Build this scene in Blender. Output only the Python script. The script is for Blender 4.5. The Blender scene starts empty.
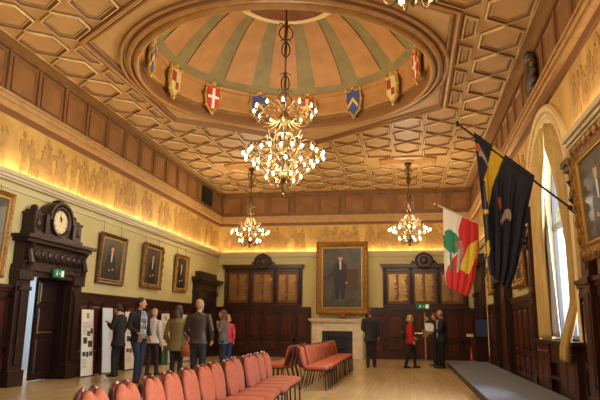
import bpy, bmesh, math, random
from mathutils import Vector, Matrix
sin, cos, pi, rad = math.sin, math.cos, math.pi, math.radians
random.seed(7)
SC = bpy.context.scene
COL = SC.collection
# ---------------------------------------------------------------- camera, light, exposure
XL, XR, YB, YF = -7.526, 2.546, 23.16, -4.0
ZT, ZD, ZL = 6.461, 1.86, 4.0
f_, p_, y_, r_ = 595.4, .2072, -.1790, .0122
F = Vector((sin(y_)*cos(p_), cos(y_)*cos(p_), sin(p_)))
R0 = Vector((cos(y_), -sin(y_), 0)); U0 = R0.cross(F)
RR = R0*cos(r_)+U0*sin(r_); UU = -R0*sin(r_)+U0*cos(r_)
cd = bpy.data.cameras.new('camera'); cam = bpy.data.objects.new('camera', cd); COL.objects.link(cam)
cd.sensor_width = 36; cd.lens = f_*36/600; cd.clip_start = .05; cd.clip_end = 200
m = Matrix(((RR.x, UU.x, -F.x), (RR.y, UU.y, -F.y), (RR.z, UU.z, -F.z))).to_4x4()
m.translation = (0, 0, 1.2); cam.matrix_world = m
SC.camera = cam
SC.view_settings.view_transform = 'Standard'; SC.view_settings.look = 'None'
SC.view_settings.gamma = 1; SC.view_settings.use_curve_mapping = False
SC.view_settings.exposure = -0.1
w = bpy.data.worlds.new('sky'); SC.world = w; w.use_nodes = True
bg = w.node_tree.nodes['Background']; bg.inputs[0].default_value = (.62, .78, 1, 1); bg.inputs[1].default_value = .85

def light(name, kind, loc, energy, color, rot=(0, 0, 0), **k):
    d = bpy.data.lights.new(name, kind); d.energy = energy; d.color = color
    for a, b in k.items(): setattr(d, a, b)
    o = bpy.data.objects.new(name, d); o.location = loc; o.rotation_euler = rot; COL.objects.link(o); return o
WARM = (1, .80, .50)
# cove lamps lying in the trough behind the ledge, shining up the frieze
light('cove_lamp_west', 'AREA', (XL+.1, (YB+YF)/2, 4.01), 170, WARM, (pi, rad(-12), 0), shape='RECTANGLE', size=.05, size_y=YB-YF-.3)
light('cove_lamp_east', 'AREA', (XR-.1, 18.1, 4.01), 62, WARM, (pi, rad(12), 0), shape='RECTANGLE', size=.05, size_y=9.8)
light('cove_lamp_east', 'AREA', (XR-.1, 8.1, 4.01), 18, WARM, (pi, rad(12), 0), shape='RECTANGLE', size=.05, size_y=2.2)
light('cove_lamp_north', 'AREA', ((XL+XR)/2, YB-.1, 4.01), 66, WARM, (pi+rad(12), 0, 0), shape='RECTANGLE', size=XR-XL-.3, size_y=.05)
# daylight stand-ins: added area lamps outside, the nearer at an unseen window
for yc in (11.1, 3.9):
    light('daylight_standin', 'AREA', (XR+2.4, yc, 3.2), 1500, (.78, .88, 1), (0, rad(90), 0), shape='RECTANGLE', size=3.6, size_y=4)

# ---------------------------------------------------------------- helpers
class G:
    def __init__(s, fr=None): s.v = []; s.f = []; s.m = []; s.fr = fr or (lambda a, b, c: (a, b, c)); s.mi = 0
    def add(s, vs, fs, mi=None):
        n = len(s.v); s.v += [tuple(s.fr(*p)) for p in vs]
        s.f += [tuple(i+n for i in q) for q in fs]; s.m += [s.mi if mi is None else mi]*len(fs); return s
    def box(s, a0, a1, b0, b1, c0, c1, mi=None):
        vs = [(a, b, c) for a in (a0, a1) for b in (b0, b1) for c in (c0, c1)]
        return s.add(vs, [(0, 1, 3, 2), (4, 6, 7, 5), (0, 4, 5, 1), (2, 3, 7, 6), (0, 2, 6, 4), (1, 5, 7, 3)], mi)
    def quad(s, a, b, c, d, mi=None): return s.add([a, b, c, d], [(0, 1, 2, 3)], mi)
    def prism(s, poly, c0, c1, mi=None):
        n = len(poly); vs = [(a, b, c0) for a, b in poly]+[(a, b, c1) for a, b in poly]
        fs = [tuple(range(n)), tuple(range(2*n-1, n-1, -1))]+[(i, (i+1) % n, n+(i+1) % n, n+i) for i in range(n)]
        return s.add(vs, fs, mi)
    def rings(s, R, mi=None, cap=True, closed=False):
        n = len(R[0]); vs = [p for r in R for p in r]; fs = []
        m = len(R) if closed else len(R)-1
        for j in range(m):
            a, b = j*n, ((j+1) % len(R))*n
            for i in range(n): fs.append((a+i, a+(i+1) % n, b+(i+1) % n, b+i))
        if cap and not closed: fs += [tuple(range(n-1, -1, -1)), tuple(range((len(R)-1)*n, len(R)*n))]
        return s.add(vs, fs, mi)
    def tube(s, P, r, n=8, mi=None, cap=True):
        P = [Vector(p) for p in P]; rs = r if isinstance(r, (list, tuple)) else [r]*len(P)
        R = []; u = None
        for i, p in enumerate(P):
            t = (P[min(i+1, len(P)-1)]-P[max(i-1, 0)])
            t = t.normalized() if t.length > 1e-9 else Vector((0, 0, 1))
            if u is None: u = t.cross(Vector((0, 0, 1)) if abs(t.z) < .9 else Vector((1, 0, 0))).normalized()
            else:
                u = u-t*u.dot(t); u = u.normalized() if u.length > 1e-6 else t.cross(Vector((1, .3, 0))).normalized()
            w_ = t.cross(u)
            R.append([tuple(p+(u*cos(2*pi*k/n)+w_*sin(2*pi*k/n))*rs[i]) for k in range(n)])
        return s.rings(R, mi, cap)
    def lathe(s, prof, c=(0, 0, 0), n=24, mi=None, cap=False, a0=0):
        R = [[(c[0]+r*cos(2*pi*k/n+a0), c[1]+r*sin(2*pi*k/n+a0), c[2]+z) for k in range(n)] for r, z in prof]
        return s.rings(R, mi, cap)
    def ell(s, c, r, n=12, m=8, mi=None, M=None):
        R = []
        for j in range(m+1):
            a = -pi/2+pi*(j+.0)/m; q = max(cos(a), .02)
            ring = []
            for k in range(n):
                p = Vector((r[0]*q*cos(2*pi*k/n), r[1]*q*sin(2*pi*k/n), r[2]*sin(a)))
                if M: p = M @ p
                ring.append((c[0]+p.x, c[1]+p.y, c[2]+p.z))
            R.append(ring)
        return s.rings(R, mi)
    def sec(s, S, n=16, mi=None):   # S: (cx,cy,z,rx,ry)
        return s.rings([[(x+a*cos(2*pi*k/n), y+b*sin(2*pi*k/n), z) for k in range(n)] for x, y, z, a, b in S], mi)
    def build(s, name, mats, parent=None, smooth=False, recalc=True, bevel=0, remesh=0):
        me = bpy.data.meshes.new(name); me.from_pydata(s.v, [], s.f)
        mats = mats if isinstance(mats, (list, tuple)) else [mats]
        for q in mats: me.materials.append(q)
        for p, i in zip(me.polygons, s.m): p.material_index = i
        if recalc:
            b = bmesh.new(); b.from_mesh(me); bmesh.ops.recalc_face_normals(b, faces=b.faces); b.to_mesh(me); b.free()
        if smooth:
            for p in me.polygons: p.use_smooth = True
        o = bpy.data.objects.new(name, me); COL.objects.link(o)
        if parent: o.parent = parent
        if bevel:
            b = o.modifiers.new('bevel', 'BEVEL'); b.width = bevel; b.segments = 2; b.limit_method = 'ANGLE'; b.angle_limit = .6
        if remesh:
            r = o.modifiers.new('remesh', 'REMESH'); r.mode = 'VOXEL'; r.voxel_size = remesh; r.use_smooth_shade = True
            q = o.modifiers.new('smooth', 'SMOOTH'); q.iterations = 3; q.factor = .5
        return o
def tag(o, label=None, cat=None, group=None, kind=None):
    if label: o['label'] = label
    if cat: o['category'] = cat
    if group: o['group'] = group
    if kind: o['kind'] = kind
    return o
def empty(name, loc=(0, 0, 0), rz=0, **k):
    o = bpy.data.objects.new(name, None); o.location = loc; o.rotation_euler = (0, 0, rz); o.empty_display_size = .1
    COL.objects.link(o); tag(o, **k); return o
def kids(o): return [c for c in COL.objects if c.parent == o]
def copy_tree(o, parent=None, first=True):
    c = o.copy(); COL.objects.link(c)
    if parent: c.parent = parent
    for ch in kids(o): copy_tree(ch, c, False)
    return c
# wall frames (u along wall, v height, w out of the wall)
fL = lambda u, v, w: (XL+w, u, v)
fR = lambda u, v, w: (XR-w, u, v)
fB = lambda u, v, w: (u, YB-w, v)

# ---------------------------------------------------------------- materials
def srgb(r, g, b):
    c = [x/255 for x in (r, g, b)]
    return tuple(x/12.92 if x < .04045 else ((x+.055)/1.055)**2.4 for x in c)+(1,)
def mat(name, c, rough=.5, c2=None, scale=4, metal=0, emit=0, stretch=(1, 1, 1), bump=0, detail=4, lo=.35, hi=.65, spec=.5, trans=0):
    m = bpy.data.materials.new(name); m.use_nodes = True; t = m.node_tree; n = t.nodes; b = n['Principled BSDF']
    C = srgb(*c); b.inputs['Base Color'].default_value = C
    b.inputs['Roughness'].default_value = rough; b.inputs['Metallic'].default_value = metal
    b.inputs['Specular IOR Level'].default_value = spec
    if trans: b.inputs['Transmission Weight'].default_value = trans
    if c2 or bump:
        tc = n.new('ShaderNodeTexCoord'); mp = n.new('ShaderNodeMapping'); mp.inputs['Scale'].default_value = stretch
        nz = n.new('ShaderNodeTexNoise'); nz.inputs['Scale'].default_value = scale; nz.inputs['Detail'].default_value = detail
        t.links.new(tc.outputs['Object'], mp.inputs[0]); t.links.new(mp.outputs[0], nz.inputs['Vector'])
        if c2:
            cr = n.new('ShaderNodeValToRGB'); cr.color_ramp.elements[0].position = lo; cr.color_ramp.elements[1].position = hi
            cr.color_ramp.elements[0].color = C; cr.color_ramp.elements[1].color = srgb(*c2)
            t.links.new(nz.outputs['Fac'], cr.inputs[0]); t.links.new(cr.outputs[0], b.inputs['Base Color'])
        if bump:
            bp = n.new('ShaderNodeBump'); bp.inputs['Strength'].default_value = bump; bp.inputs['Distance'].default_value = .02
            t.links.new(nz.outputs['Fac'], bp.inputs['Height']); t.links.new(bp.outputs[0], b.inputs['Normal'])
    if emit:
        b.inputs['Emission Color'].default_value = C; b.inputs['Emission Strength'].default_value = emit
    return m
WOOD = mat('mahogany', (66, 28, 19), .35, (44, 17, 12), 3, stretch=(3, 3, .5), bump=.05)
WOODP = mat('mahogany_panel', (86, 38, 25), .3, (60, 24, 16), 3, stretch=(3, 3, .4))
DARK = mat('dark_carved_oak', (52, 24, 16), .4, (28, 12, 9), 14, bump=.5)
ATTIC = mat('attic_oak', (142, 98, 54), .5, (122, 82, 42), 3, stretch=(2, 2, .4))
ATTICP = mat('attic_panel_oak', (154, 106, 58), .5, (134, 90, 46), 2.5)
CEIL = mat('ceiling_ochre', (190, 150, 94), .6, (178, 140, 82), 2)
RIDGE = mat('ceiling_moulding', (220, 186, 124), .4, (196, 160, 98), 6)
CPAN = mat('coffer_panel', (188, 146, 88), .6, (174, 134, 78), 1.5)
GROOVE_SHADE = mat('coffer_groove_shade', (116, 76, 38), .6)  # dark moulding recesses against lighter ridges: directional shade put into the colour
RIMG = mat('dome_moulding', (176, 130, 68), .45, (158, 112, 54), 5)
PEACH = mat('dome_peach_board', (172, 122, 66), .6, (158, 110, 56), 3)
OLIVE = mat('dome_olive_plaster', (130, 114, 66), .6, (116, 100, 56), 3)
CREAM = mat('cream_moulding', (218, 196, 140), .5)
BROWNB = mat('oculus_board', (120, 72, 38), .6, (104, 60, 30), 4)
CORN = mat('cornice_gilt', (196, 154, 98), .45, (178, 136, 82), 5)
CORND = mat('cornice_dark', (122, 78, 42), .5)
LEDGE = mat('ledge_cream', (205, 190, 150), .5)
FRZ = mat('frieze_gold_ground', (214, 174, 92), .6, (190, 148, 70), 3, bump=.2, stretch=(1, 1, .5))
FIG = mat('frieze_figure', (190, 148, 80), .6, (164, 122, 60), 9, bump=.3)
WALL = mat('yellow_wall', (206, 192, 134), .7, (198, 184, 126), 1.2)
BLACK = mat('black', (16, 14, 14), .4)
CHARC = mat('soot_black_iron', (22, 20, 20), .5)
GILT = mat('gilt_frame', (176, 130, 60), .4, (120, 82, 32), 22, metal=.35, bump=.6)
GILTP = mat('gilt_slip', (214, 170, 86), .35, metal=.4)
BRASS = mat('antique_brass', (138, 108, 62), .35, (98, 74, 38), 20, metal=.7)
BRASSL = mat('polished_brass', (216, 180, 100), .25, metal=.8)
IRON = mat('bronze_chain', (92, 70, 44), .4, metal=.5)
MARBLE = mat('marble', (244, 232, 210), .3, (226, 208, 180), 5)
CANVAS = mat('dark_canvas', (78, 70, 52), .35, (46, 42, 34), 2.5)
PSKIN = mat('painted_skin', (196, 150, 110), .5)
PWHITE = mat('painted_white', (214, 204, 180), .5)
PDARK = mat('painted_coat', (30, 28, 28), .5)
PBROWN = mat('painted_brown', (84, 50, 30), .5)
PGREY = mat('painted_grey', (120, 116, 104), .5)
WIRE = mat('picture_wire', (120, 108, 80), .5)
STONE = mat('outside_stone', (190, 190, 190), .8, (172, 174, 178), 3)
FRAMEW = mat('window_frame_dark', (70, 62, 60), .4)
WHITEP = mat('white_paint', (228, 226, 220), .5)
CURT = mat('gold_curtain', (206, 176, 110), .7, (186, 152, 84), 9, stretch=(1, 1, .2))
SHEER = mat('sheer_lining', (180, 180, 190), .7)
PAPER = mat('paper', (228, 220, 202), .6)
PAPERB = mat('pale_panel', (214, 222, 232), .5)
PHOTO = mat('printed_photo', (58, 54, 52), .5)
GREENS = mat('exit_green', (18, 110, 70), .5, emit=.2)
WHITES = mat('sign_white', (235, 245, 238), .5, emit=.25)
CARPET = mat('blue_grey_carpet', (122, 124, 136), .9, (104, 106, 118), 30, bump=.3)
FAB = mat('salmon_upholstery', (186, 96, 62), .8, (172, 84, 52), 30)
MAROON = mat('maroon_shell', (84, 22, 22), .3)
TUBE = mat('dark_tube_metal', (52, 26, 24), .3, metal=.4)
BLUEB = mat('blue_display_felt', (52, 74, 112), .8)
RED = mat('red_enamel', (190, 30, 28), .35)
DIAL = mat('clock_dial', (226, 212, 160), .4)
def floor_mat():
    m = bpy.data.materials.new('parquet_floor'); m.use_nodes = True; t = m.node_tree; n = t.nodes; b = n['Principled BSDF']
    tc = n.new('ShaderNodeTexCoord'); mp = n.new('ShaderNodeMapping'); mp.inputs['Rotation'].default_value = (0, 0, pi/2)
    br = n.new('ShaderNodeTexBrick'); br.inputs['Scale'].default_value = 1
    br.inputs['Brick Width'].default_value = 1.4; br.inputs['Row Height'].default_value = .11; br.inputs['Mortar Size'].default_value = .004
    br.inputs['Color1'].default_value = srgb(214, 184, 132); br.inputs['Color2'].default_value = srgb(200, 168, 116)
    br.inputs['Mortar'].default_value = srgb(190, 154, 104); br.inputs['Bias'].default_value = -.1
    nz = n.new('ShaderNodeTexNoise'); nz.inputs['Scale'].default_value = 1.3
    mx = n.new('ShaderNodeMix'); mx.data_type = 'RGBA'; mx.blend_type = 'MULTIPLY'; mx.inputs[0].default_value = .2
    t.links.new(tc.outputs['Object'], mp.inputs[0]); t.links.new(mp.outputs[0], br.inputs['Vector'])
    t.links.new(tc.outputs['Object'], nz.inputs['Vector'])
    t.links.new(br.outputs['Color'], mx.inputs[6]); t.links.new(nz.outputs['Color'], mx.inputs[7]); t.links.new(mx.outputs[2], b.inputs['Base Color'])
    b.inputs['Roughness'].default_value = .24
    return m
FLOOR = floor_mat()
def bulb_mat():
    m = mat('bulb_glow', (255, 226, 160), .3, emit=22); m.cycles.emission_sampling = 'NONE'; return m
BULB = bulb_mat()
def glass_mat():
    m = bpy.data.materials.new('window_glass'); m.use_nodes = True; t = m.node_tree; n = t.nodes; n.remove(n['Principled BSDF'])
    tr = n.new('ShaderNodeBsdfTransparent'); gl = n.new('ShaderNodeBsdfGlossy'); gl.inputs['Roughness'].default_value = .05
    mx = n.new('ShaderNodeMixShader'); mx.inputs[0].default_value = .06
    t.links.new(tr.outputs[0], mx.inputs[1]); t.links.new(gl.outputs[0], mx.inputs[2]); t.links.new(mx.outputs[0], n['Material Output'].inputs[0]); return m
GLASS = glass_mat()

# ---------------------------------------------------------------- room shell
def S(o): o['kind'] = 'structure'; return o
g = G(); g.box(XL-2.5, XR+.4, YF, YB+.2, -.1, 0); S(g.build('floor', FLOOR))
DC = (-2.49, 11.8)
# ceiling with round opening
R_OP = 3.12
g = G(); x0, x1, y0, y1 = XL-.05, XR+.05, YF, YB+.05
angs = sorted([2*pi*k/96 for k in range(96)]+[math.atan2(y-DC[1], x-DC[0]) % (2*pi) for x in (x0, x1) for y in (y0, y1)])
def outp(a):
    c, s_ = cos(a), sin(a); t = 1e9
    if abs(c) > 1e-9: t = min(t, ((x1 if c > 0 else x0)-DC[0])/c)
    if abs(s_) > 1e-9: t = min(t, ((y1 if s_ > 0 else y0)-DC[1])/s_)
    return (DC[0]+c*t, DC[1]+s_*t, ZT)
for i, a in enumerate(angs):
    b = angs[(i+1) % len(angs)]
    g.quad((DC[0]+R_OP*cos(a), DC[1]+R_OP*sin(a), ZT), outp(a), outp(b), (DC[0]+R_OP*cos(b), DC[1]+R_OP*sin(b), ZT))
g.box(x0, x1, y0, y1, 8.95, 9.05)   # roof deck over the dome
CE = S(g.build('ceiling', CEIL, recalc=False))
# coffering
def inset(poly, d):
    n = len(poly); A = sum(poly[i][0]*poly[(i+1) % n][1]-poly[(i+1) % n][0]*poly[i][1] for i in range(n))
    if A < 0: poly = poly[::-1]
    L = []
    for i in range(n):
        p, q = poly[i], poly[(i+1) % n]; dx, dy = q[0]-p[0], q[1]-p[1]; l = math.hypot(dx, dy)
        if l < 1e-6: continue
        nx, ny = -dy/l, dx/l; L.append((nx, ny, nx*p[0]+ny*p[1]+d))
    out = []
    for i in range(len(L)):
        a, b = L[i-1], L[i]; D = a[0]*b[1]-a[1]*b[0]
        if abs(D) < 1e-6: return None
        out.append(((a[2]*b[1]-a[1]*b[2])/D, (a[0]*b[2]-a[2]*b[0])/D))
    A2 = sum(out[i][0]*out[(i+1) % len(out)][1]-out[(i+1) % len(out)][0]*out[i][1] for i in range(len(out)))
    return out if A2 > .01 else None
def clip(poly, h):  # keep h0*x+h1*y>=h2
    out = []
    for i in range(len(poly)):
        p, q = poly[i], poly[(i+1) % len(poly)]
        a = h[0]*p[0]+h[1]*p[1]-h[2]; b = h[0]*q[0]+h[1]*q[1]-h[2]
        if a >= 0: out.append(p)
        if a*b < 0: t = a/(a-b); out.append((p[0]+(q[0]-p[0])*t, p[1]+(q[1]-p[1])*t))
    o2 = []
    for p in out:
        if not o2 or math.hypot(p[0]-o2[-1][0], p[1]-o2[-1][1]) > .01: o2.append(p)
    if len(o2) > 2 and math.hypot(o2[0][0]-o2[-1][0], o2[0][1]-o2[-1][1]) < .01: o2.pop()
    return o2
def moulded(g, poly, prof, fill, z=ZT, mi=0, gr=None):   # prof: (inset, drop)
    rs = []
    for d, h in prof:
        q = inset(poly, d)
        if q is None or (rs and len(q) != len(rs[0])): return
        rs.append([(x, y, z-h) for x, y in q])
    for i in range(len(rs)-1): g.rings(rs[i:i+2], (gr[i] if gr else mi), cap=False)
    n = len(rs[-1])
    g.add(rs[-1], [tuple(range(n))], fill)
PX, PY = .86, 1.12
SL = .277/.385
ln = math.hypot(SL, 1)
HEXH, HEXS = 3.47, 2.25     # big frame: half width, half side
planes = [(1, 0, DC[0]+HEXH), (-1, 0, -DC[0]+HEXH)]
for sx in (1, -1):
    for sy in (1, -1):
        nx, ny = sx*SL/ln, sy/ln
        planes.append((nx, ny, nx*(DC[0]+sx*HEXH)+ny*(DC[1]+sy*HEXS)))
roses = [(DC[0]+sx*2.6, DC[1]+sy*7.1) for sx in (1, -1) for sy in (1, -1)]
g = G()
for k in range(-5, 6):
    for j in range(-16, 13):
        cx = DC[0]+PX*k; cy = DC[1]+PY*(j+(.5 if k % 2 == 0 else 0))
        if cy > YB-.25 or cy < YF+.3: continue
        hx, hs, ha = .385, .275, .552
        poly = [(cx+hx, cy-hs), (cx+hx, cy+hs), (cx, cy+ha), (cx-hx, cy+hs), (cx-hx, cy-hs), (cx, cy-ha)]
        if cy+ha > YB-.1: poly = clip(poly, (0, -1, -(YB-.12)))
        pl = max(planes, key=lambda h: h[0]*cx+h[1]*cy-h[2])
        poly = clip(poly, (pl[0], pl[1], pl[2]+.1))
        for rx, ry in roses:
            if abs(cx-rx) < 1.0 and abs(cy-ry) < 1.0:
                if abs(cy-ry) < .5: poly = []
                else:
                    sgn = 1 if cy > ry else -1; poly = clip(poly, (0, sgn, sgn*ry+.62))
        if len(poly) < 3: continue
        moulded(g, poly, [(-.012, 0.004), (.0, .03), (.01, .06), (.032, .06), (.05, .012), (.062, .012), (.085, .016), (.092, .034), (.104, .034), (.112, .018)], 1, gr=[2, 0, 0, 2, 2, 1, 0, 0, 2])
# wall border rails and groove lines
for (a, b) in ((XL+.02, XL+.3), (XR-.3, XR-.02)):
    s = 1 if a < 0 else -1; e = b if a < 0 else a
    g.box(min(e, e+s*.03), max(e, e+s*.03), YF, YB, ZT-.025, ZT)
g.build('coffering', [RIDGE, CPAN, GROOVE_SHADE], CE)
# big hexagonal frame
g = G()
hexf = [(DC[0]+HEXH, DC[1]-HEXS), (DC[0]+HEXH, DC[1]+HEXS), (DC[0], DC[1]+HEXS+HEXH*SL), (DC[0]-HEXH, DC[1]+HEXS), (DC[0]-HEXH, DC[1]-HEXS), (DC[0], DC[1]-HEXS-HEXH*SL)]
rs = []
for d, h in [(-.07, 0.003), (-.05, .07), (-.01, .09), (.03, .07), (.045, .02), (.09, .03), (.11, .05), (.13, .05), (.145, .003)]:
    rs.append([(x, y, ZT-h) for x, y in inset(hexf, d)])
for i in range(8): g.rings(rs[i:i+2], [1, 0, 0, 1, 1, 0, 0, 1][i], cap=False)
g.build('hexagonal_frame', [RIMG, GROOVE_SHADE], CE)
for sx in (-1, 1):     # ceiling panels over the small chandeliers
    for sy in (-1, 1):
        rx, ry = DC[0]+sx*2.6, DC[1]+sy*7.1
        g = G(); q = [(rx+.9, ry-.28), (rx+.9, ry+.28), (rx+.45, ry+.55), (rx-.45, ry+.55), (rx-.9, ry+.28), (rx-.9, ry-.28), (rx-.45, ry-.55), (rx+.45, ry-.55)]
        moulded(g, q, [(0, 0), (0, .06), (.05, .09), (.09, .06), (.12, .05), (.16, .08), (.2, .05), (.25, .03)], 0)
        g.lathe([(.2, -.02), (.2, -.06), (.12, -.09), (.06, -.1), (.05, -.16)], (rx, ry, ZT), 20)
        g.build('chandelier_rose', RIMG, CE)
# dome
g = G()
rp = [(3.47, -.002), (3.455, -.05), (3.42, -.07), (3.38, -.05), (3.365, -.02), (3.33, -.02), (3.31, -.08), (3.26, -.11), (3.21, -.11), (3.195, -.08), (3.17, -.08), (3.15, -.15), (3.1, -.17), (3.06, -.15), (3.05, -.06), (3.06, .1)]
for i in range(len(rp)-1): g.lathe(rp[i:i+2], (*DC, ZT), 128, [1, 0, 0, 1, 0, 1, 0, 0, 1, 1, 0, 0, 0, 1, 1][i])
g.build('dome_rim', [RIMG, GROOVE_SHADE], CE, smooth=False)
g = G()
g.lathe([(3.14, -.1), (3.14, .16), (3.1, .16), (3.02, .17), (3.02, .2)], (*DC, ZT), 112, 0)
g.lathe([(3.02, .17), (3.0, .2), (2.98, .5), (2.95, .62), (2.9, .64), (2.88, .7), (2.82, .72)], (*DC, ZT), 112, 1)
g.build('dome_drum', [RIMG, PEACH], CE)
prof = []
for i in range(13):
    t = i/12; a = rad(58)*t          # curved profile
    r = 2.86-(2.86-1.15)*t; z = .7+1.33*(1-(1-t)**1.7)
    prof.append((r, z))
g = G(); g.lathe(prof, (*DC, ZT), 112); g.build('dome_shell', OLIVE, CE, smooth=True)
NR = 14; RIB = [2*pi*k/NR+rad(90)-rad(0) for k in range(NR)]
for k in range(NR):
    a0 = RIB[k]+rad(4.9); a1 = RIB[k]+2*pi/NR-rad(4.9); g = G(); R = []
    for i in range(1, 12):
        r, z = prof[i]
        if i == 1: r, z = r+.02, z-.005
        R.append([(DC[0]+(r-.02*d)*cos(a0+(a1-a0)*j/6), DC[1]+(r-.02*d)*sin(a0+(a1-a0)*j/6), ZT+z-.03*d) for d, jj in ((1, range(7)), (-.5, range(6, -1, -1))) for j in jj])
    g.rings(R); g.build('dome_panel', PEACH, CE)
g = G()
g.lathe([(1.27, 2.0), (1.25, 1.9), (1.17, 1.89), (1.15, 1.93), (1.12, 1.95)], (*DC, ZT), 72)
g.build('oculus_ring', CREAM, CE, smooth=False)
g = G(); nb = 26
for k in range(nb):
    a, b = 2*pi*k/nb+.01, 2*pi*(k+1)/nb-.01
    g.add([(DC[0]+.05*cos((a+b)/2), DC[1]+.05*sin((a+b)/2), ZT+1.9), (DC[0]+1.06*cos(a), DC[1]+1.06*sin(a), ZT+1.88), (DC[0]+1.06*cos(b), DC[1]+1.06*sin(b), ZT+1.88)], [(0, 1, 2)])
g.lathe([(1.2, 2.0), (1.08, 1.97), (1.08, 1.89), (.0, 1.915)], (*DC, ZT), 40); g.build('oculus_boards', BROWNB, CE)

# walls: strip columns clipped by arched windows on the right wall
WIN = [(11.05, 1.4), (3.9, 1.4)]     # centre y, radius
ZS = 3.45; SILL = 1.0
def arch_band(g, fr, u0, u1, v0, v1, w, r_extra=0, mi=0, step=.06):
    us = [u0]
    marks = sorted([u1]+[c+s*(r+r_extra) for c, r in WIN for s in (-1, 1)])
    for mk in marks:
        if mk <= us[-1]+1e-6 or mk > u1+1e-6: continue
        a = us[-1]; inside = any(abs((a+mk)/2-c) < r+r_extra for c, r in WIN)
        n = max(1, int((mk-a)/step)) if inside else 1
        us += [a+(mk-a)*(i+1)/n for i in range(n)]
    for a, b in zip(us, us[1:]):
        m = (a+b)/2; hole = None
        for c, r in WIN:
            rr = r+r_extra
            if abs(m-c) < rr: hole = (ZS+math.sqrt(max(0, rr*rr-min(rr, abs(a-c))**2)), ZS+math.sqrt(max(0, rr*rr-min(rr, abs(b-c))**2)))
        if hole is None: g.quad((a, v0, w), (b, v0, w), (b, v1, w), (a, v1, w), mi)
        else:
            if hole[0] < v1 or hole[1] < v1:
                A, B = min(v1, max(v0, hole[0])), min(v1, max(v0, hole[1]))
                g.quad((a, A, w), (b, B, w), (b, v1, w), (a, v1, w), mi)
            if v0 < SILL and r_extra == 0: g.quad((a, v0, w), (b, v0, w), (b, min(v1, SILL), w), (a, min(v1, SILL), w), mi)
g = G(fR); arch_band(g, fR, YF, YB, 0, ZT, 0)
for c, r in WIN:   # reveals
    P = [(c-r, SILL)]+[(c-r*cos(pi*i/32), ZS+r*sin(pi*i/32)) for i in range(33)]+[(c+r, SILL)]
    for p, q in zip(P, P[1:]+P[:1]): g.quad((*p, 0), (*q, 0), (*q, -.42), (*p, -.42))
S(g.build('wall_right', WALL, recalc=False))
DY0, DY1, DZ = 10.74, 12.26, 2.15       # clock door opening
g = G(fL)
for a, b, c, d in ((YF, DY0, 0, ZT), (DY1, YB, 0, ZT), (DY0, DY1, DZ, ZT)): g.quad((a, c, 0), (b, c, 0), (b, d, 0), (a, d, 0))
for a in (DY0, DY1): g.quad((a, 0, 0), (a, DZ, 0), (a, DZ, -.35), (a, 0, -.35))
g.quad((DY0, DZ, 0), (DY1, DZ, 0), (DY1, DZ, -.35), (DY0, DZ, -.35))
S(g.build('wall_left', WALL, recalc=False))
g = G(fB); g.quad((XL, 0, 0), (XR, 0, 0), (XR, ZT, 0), (XL, ZT, 0)); S(g.build('wall_back', WALL, recalc=False))
g = G(); g.quad((XL, YF, 0), (XR, YF, 0), (XR, YF, ZT), (XL, YF, ZT)); S(g.build('wall_front', WALL, recalc=False))
# lobby behind the clock door
g = G(); X0, X1 = -9.6, XL-.35
g.quad((X0, 9, 0), (X0, 15, 0), (X0, 15, 3), (X0, 9, 3)); g.quad((X0, 9, 0), (X1, 9, 0), (X1, 9, 3), (X0, 9, 3)); g.quad((X0, 15, 0), (X1, 15, 0), (X1, 15, 3), (X0, 15, 3))
g.quad((X0, 9, 3), (X1, 9, 3), (X1, 15, 3), (X0, 15, 3)); g.quad((X1, 9, 0), (X1, DY0, 0), (X1, DY0, 3), (X1, 9, 3)); g.quad((X1, DY1, 0), (X1, 15, 0), (X1, 15, 3), (X1, DY1, 3)); g.quad((X1, DY0, DZ), (X1, DY1, DZ), (X1, DY1, 3), (X1, DY0, 3))
S(g.build('wall_lobby', mat('lobby_paint', (206, 214, 220), .7), recalc=False))
light('lobby_daylight_standin', 'AREA', (-8.7, 12.6, 2.95), 75, (.85, .93, 1), (0, 0, 0), shape='RECTANGLE', size=.5, size_y=2)  # added area lamp in place of daylight reaching the lobby

def attic(fr, u0, u1, name):
    g = G(fr); g.box(u0, u1, 5.47, ZT, 0, .03, 0)
    n = round((u1-u0)/.98); p = (u1-u0)/n
    for i in range(n):
        a = u0+p*i
        g.box(a-.04, a+.04, 5.5, ZT-.02, .03, .075, 0)
        x, y, X, Y = a+.11, 5.6, a+p-.11, 6.3
        R = [[(x+d, y+d, h), (X-d, y+d, h), (X-d, Y-d, h), (x+d, Y-d, h)] for d, h in ((0, .03), (0, .06), (.03, .06), (.05, .035))]
        g.rings(R, 0, cap=False); g.add(R[-1], [(0, 1, 2, 3)], 1)
    g.box(u0, u1, ZT-.1, ZT-.01, .03, .09, 0); g.box(u0, u1, 5.47, 5.52, .03, .09, 0)
    g.box(u0, u1, 5.42, 5.47, 0, .2, 2); g.box(u0, u1, 5.36, 5.42, 0, .165, 3); g.box(u0, u1, 5.32, 5.36, 0, .19, 2); g.box(u0, u1, 5.27, 5.32, 0, .14, 3); g.box(u0, u1, 5.22, 5.27, 0, .16, 2)
    g.box(u0, u1, 5.1, 5.22, 0, .07, 4)
    return S(g.build(name, [ATTIC, ATTICP, CREAM if 0 else CORN, CORN, CORND]))
attic(fL, YF, YB, 'trim_1'); attic(fR, YF, YB, 'trim_2'); attic(fB, XL, XR, 'trim_3')
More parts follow.
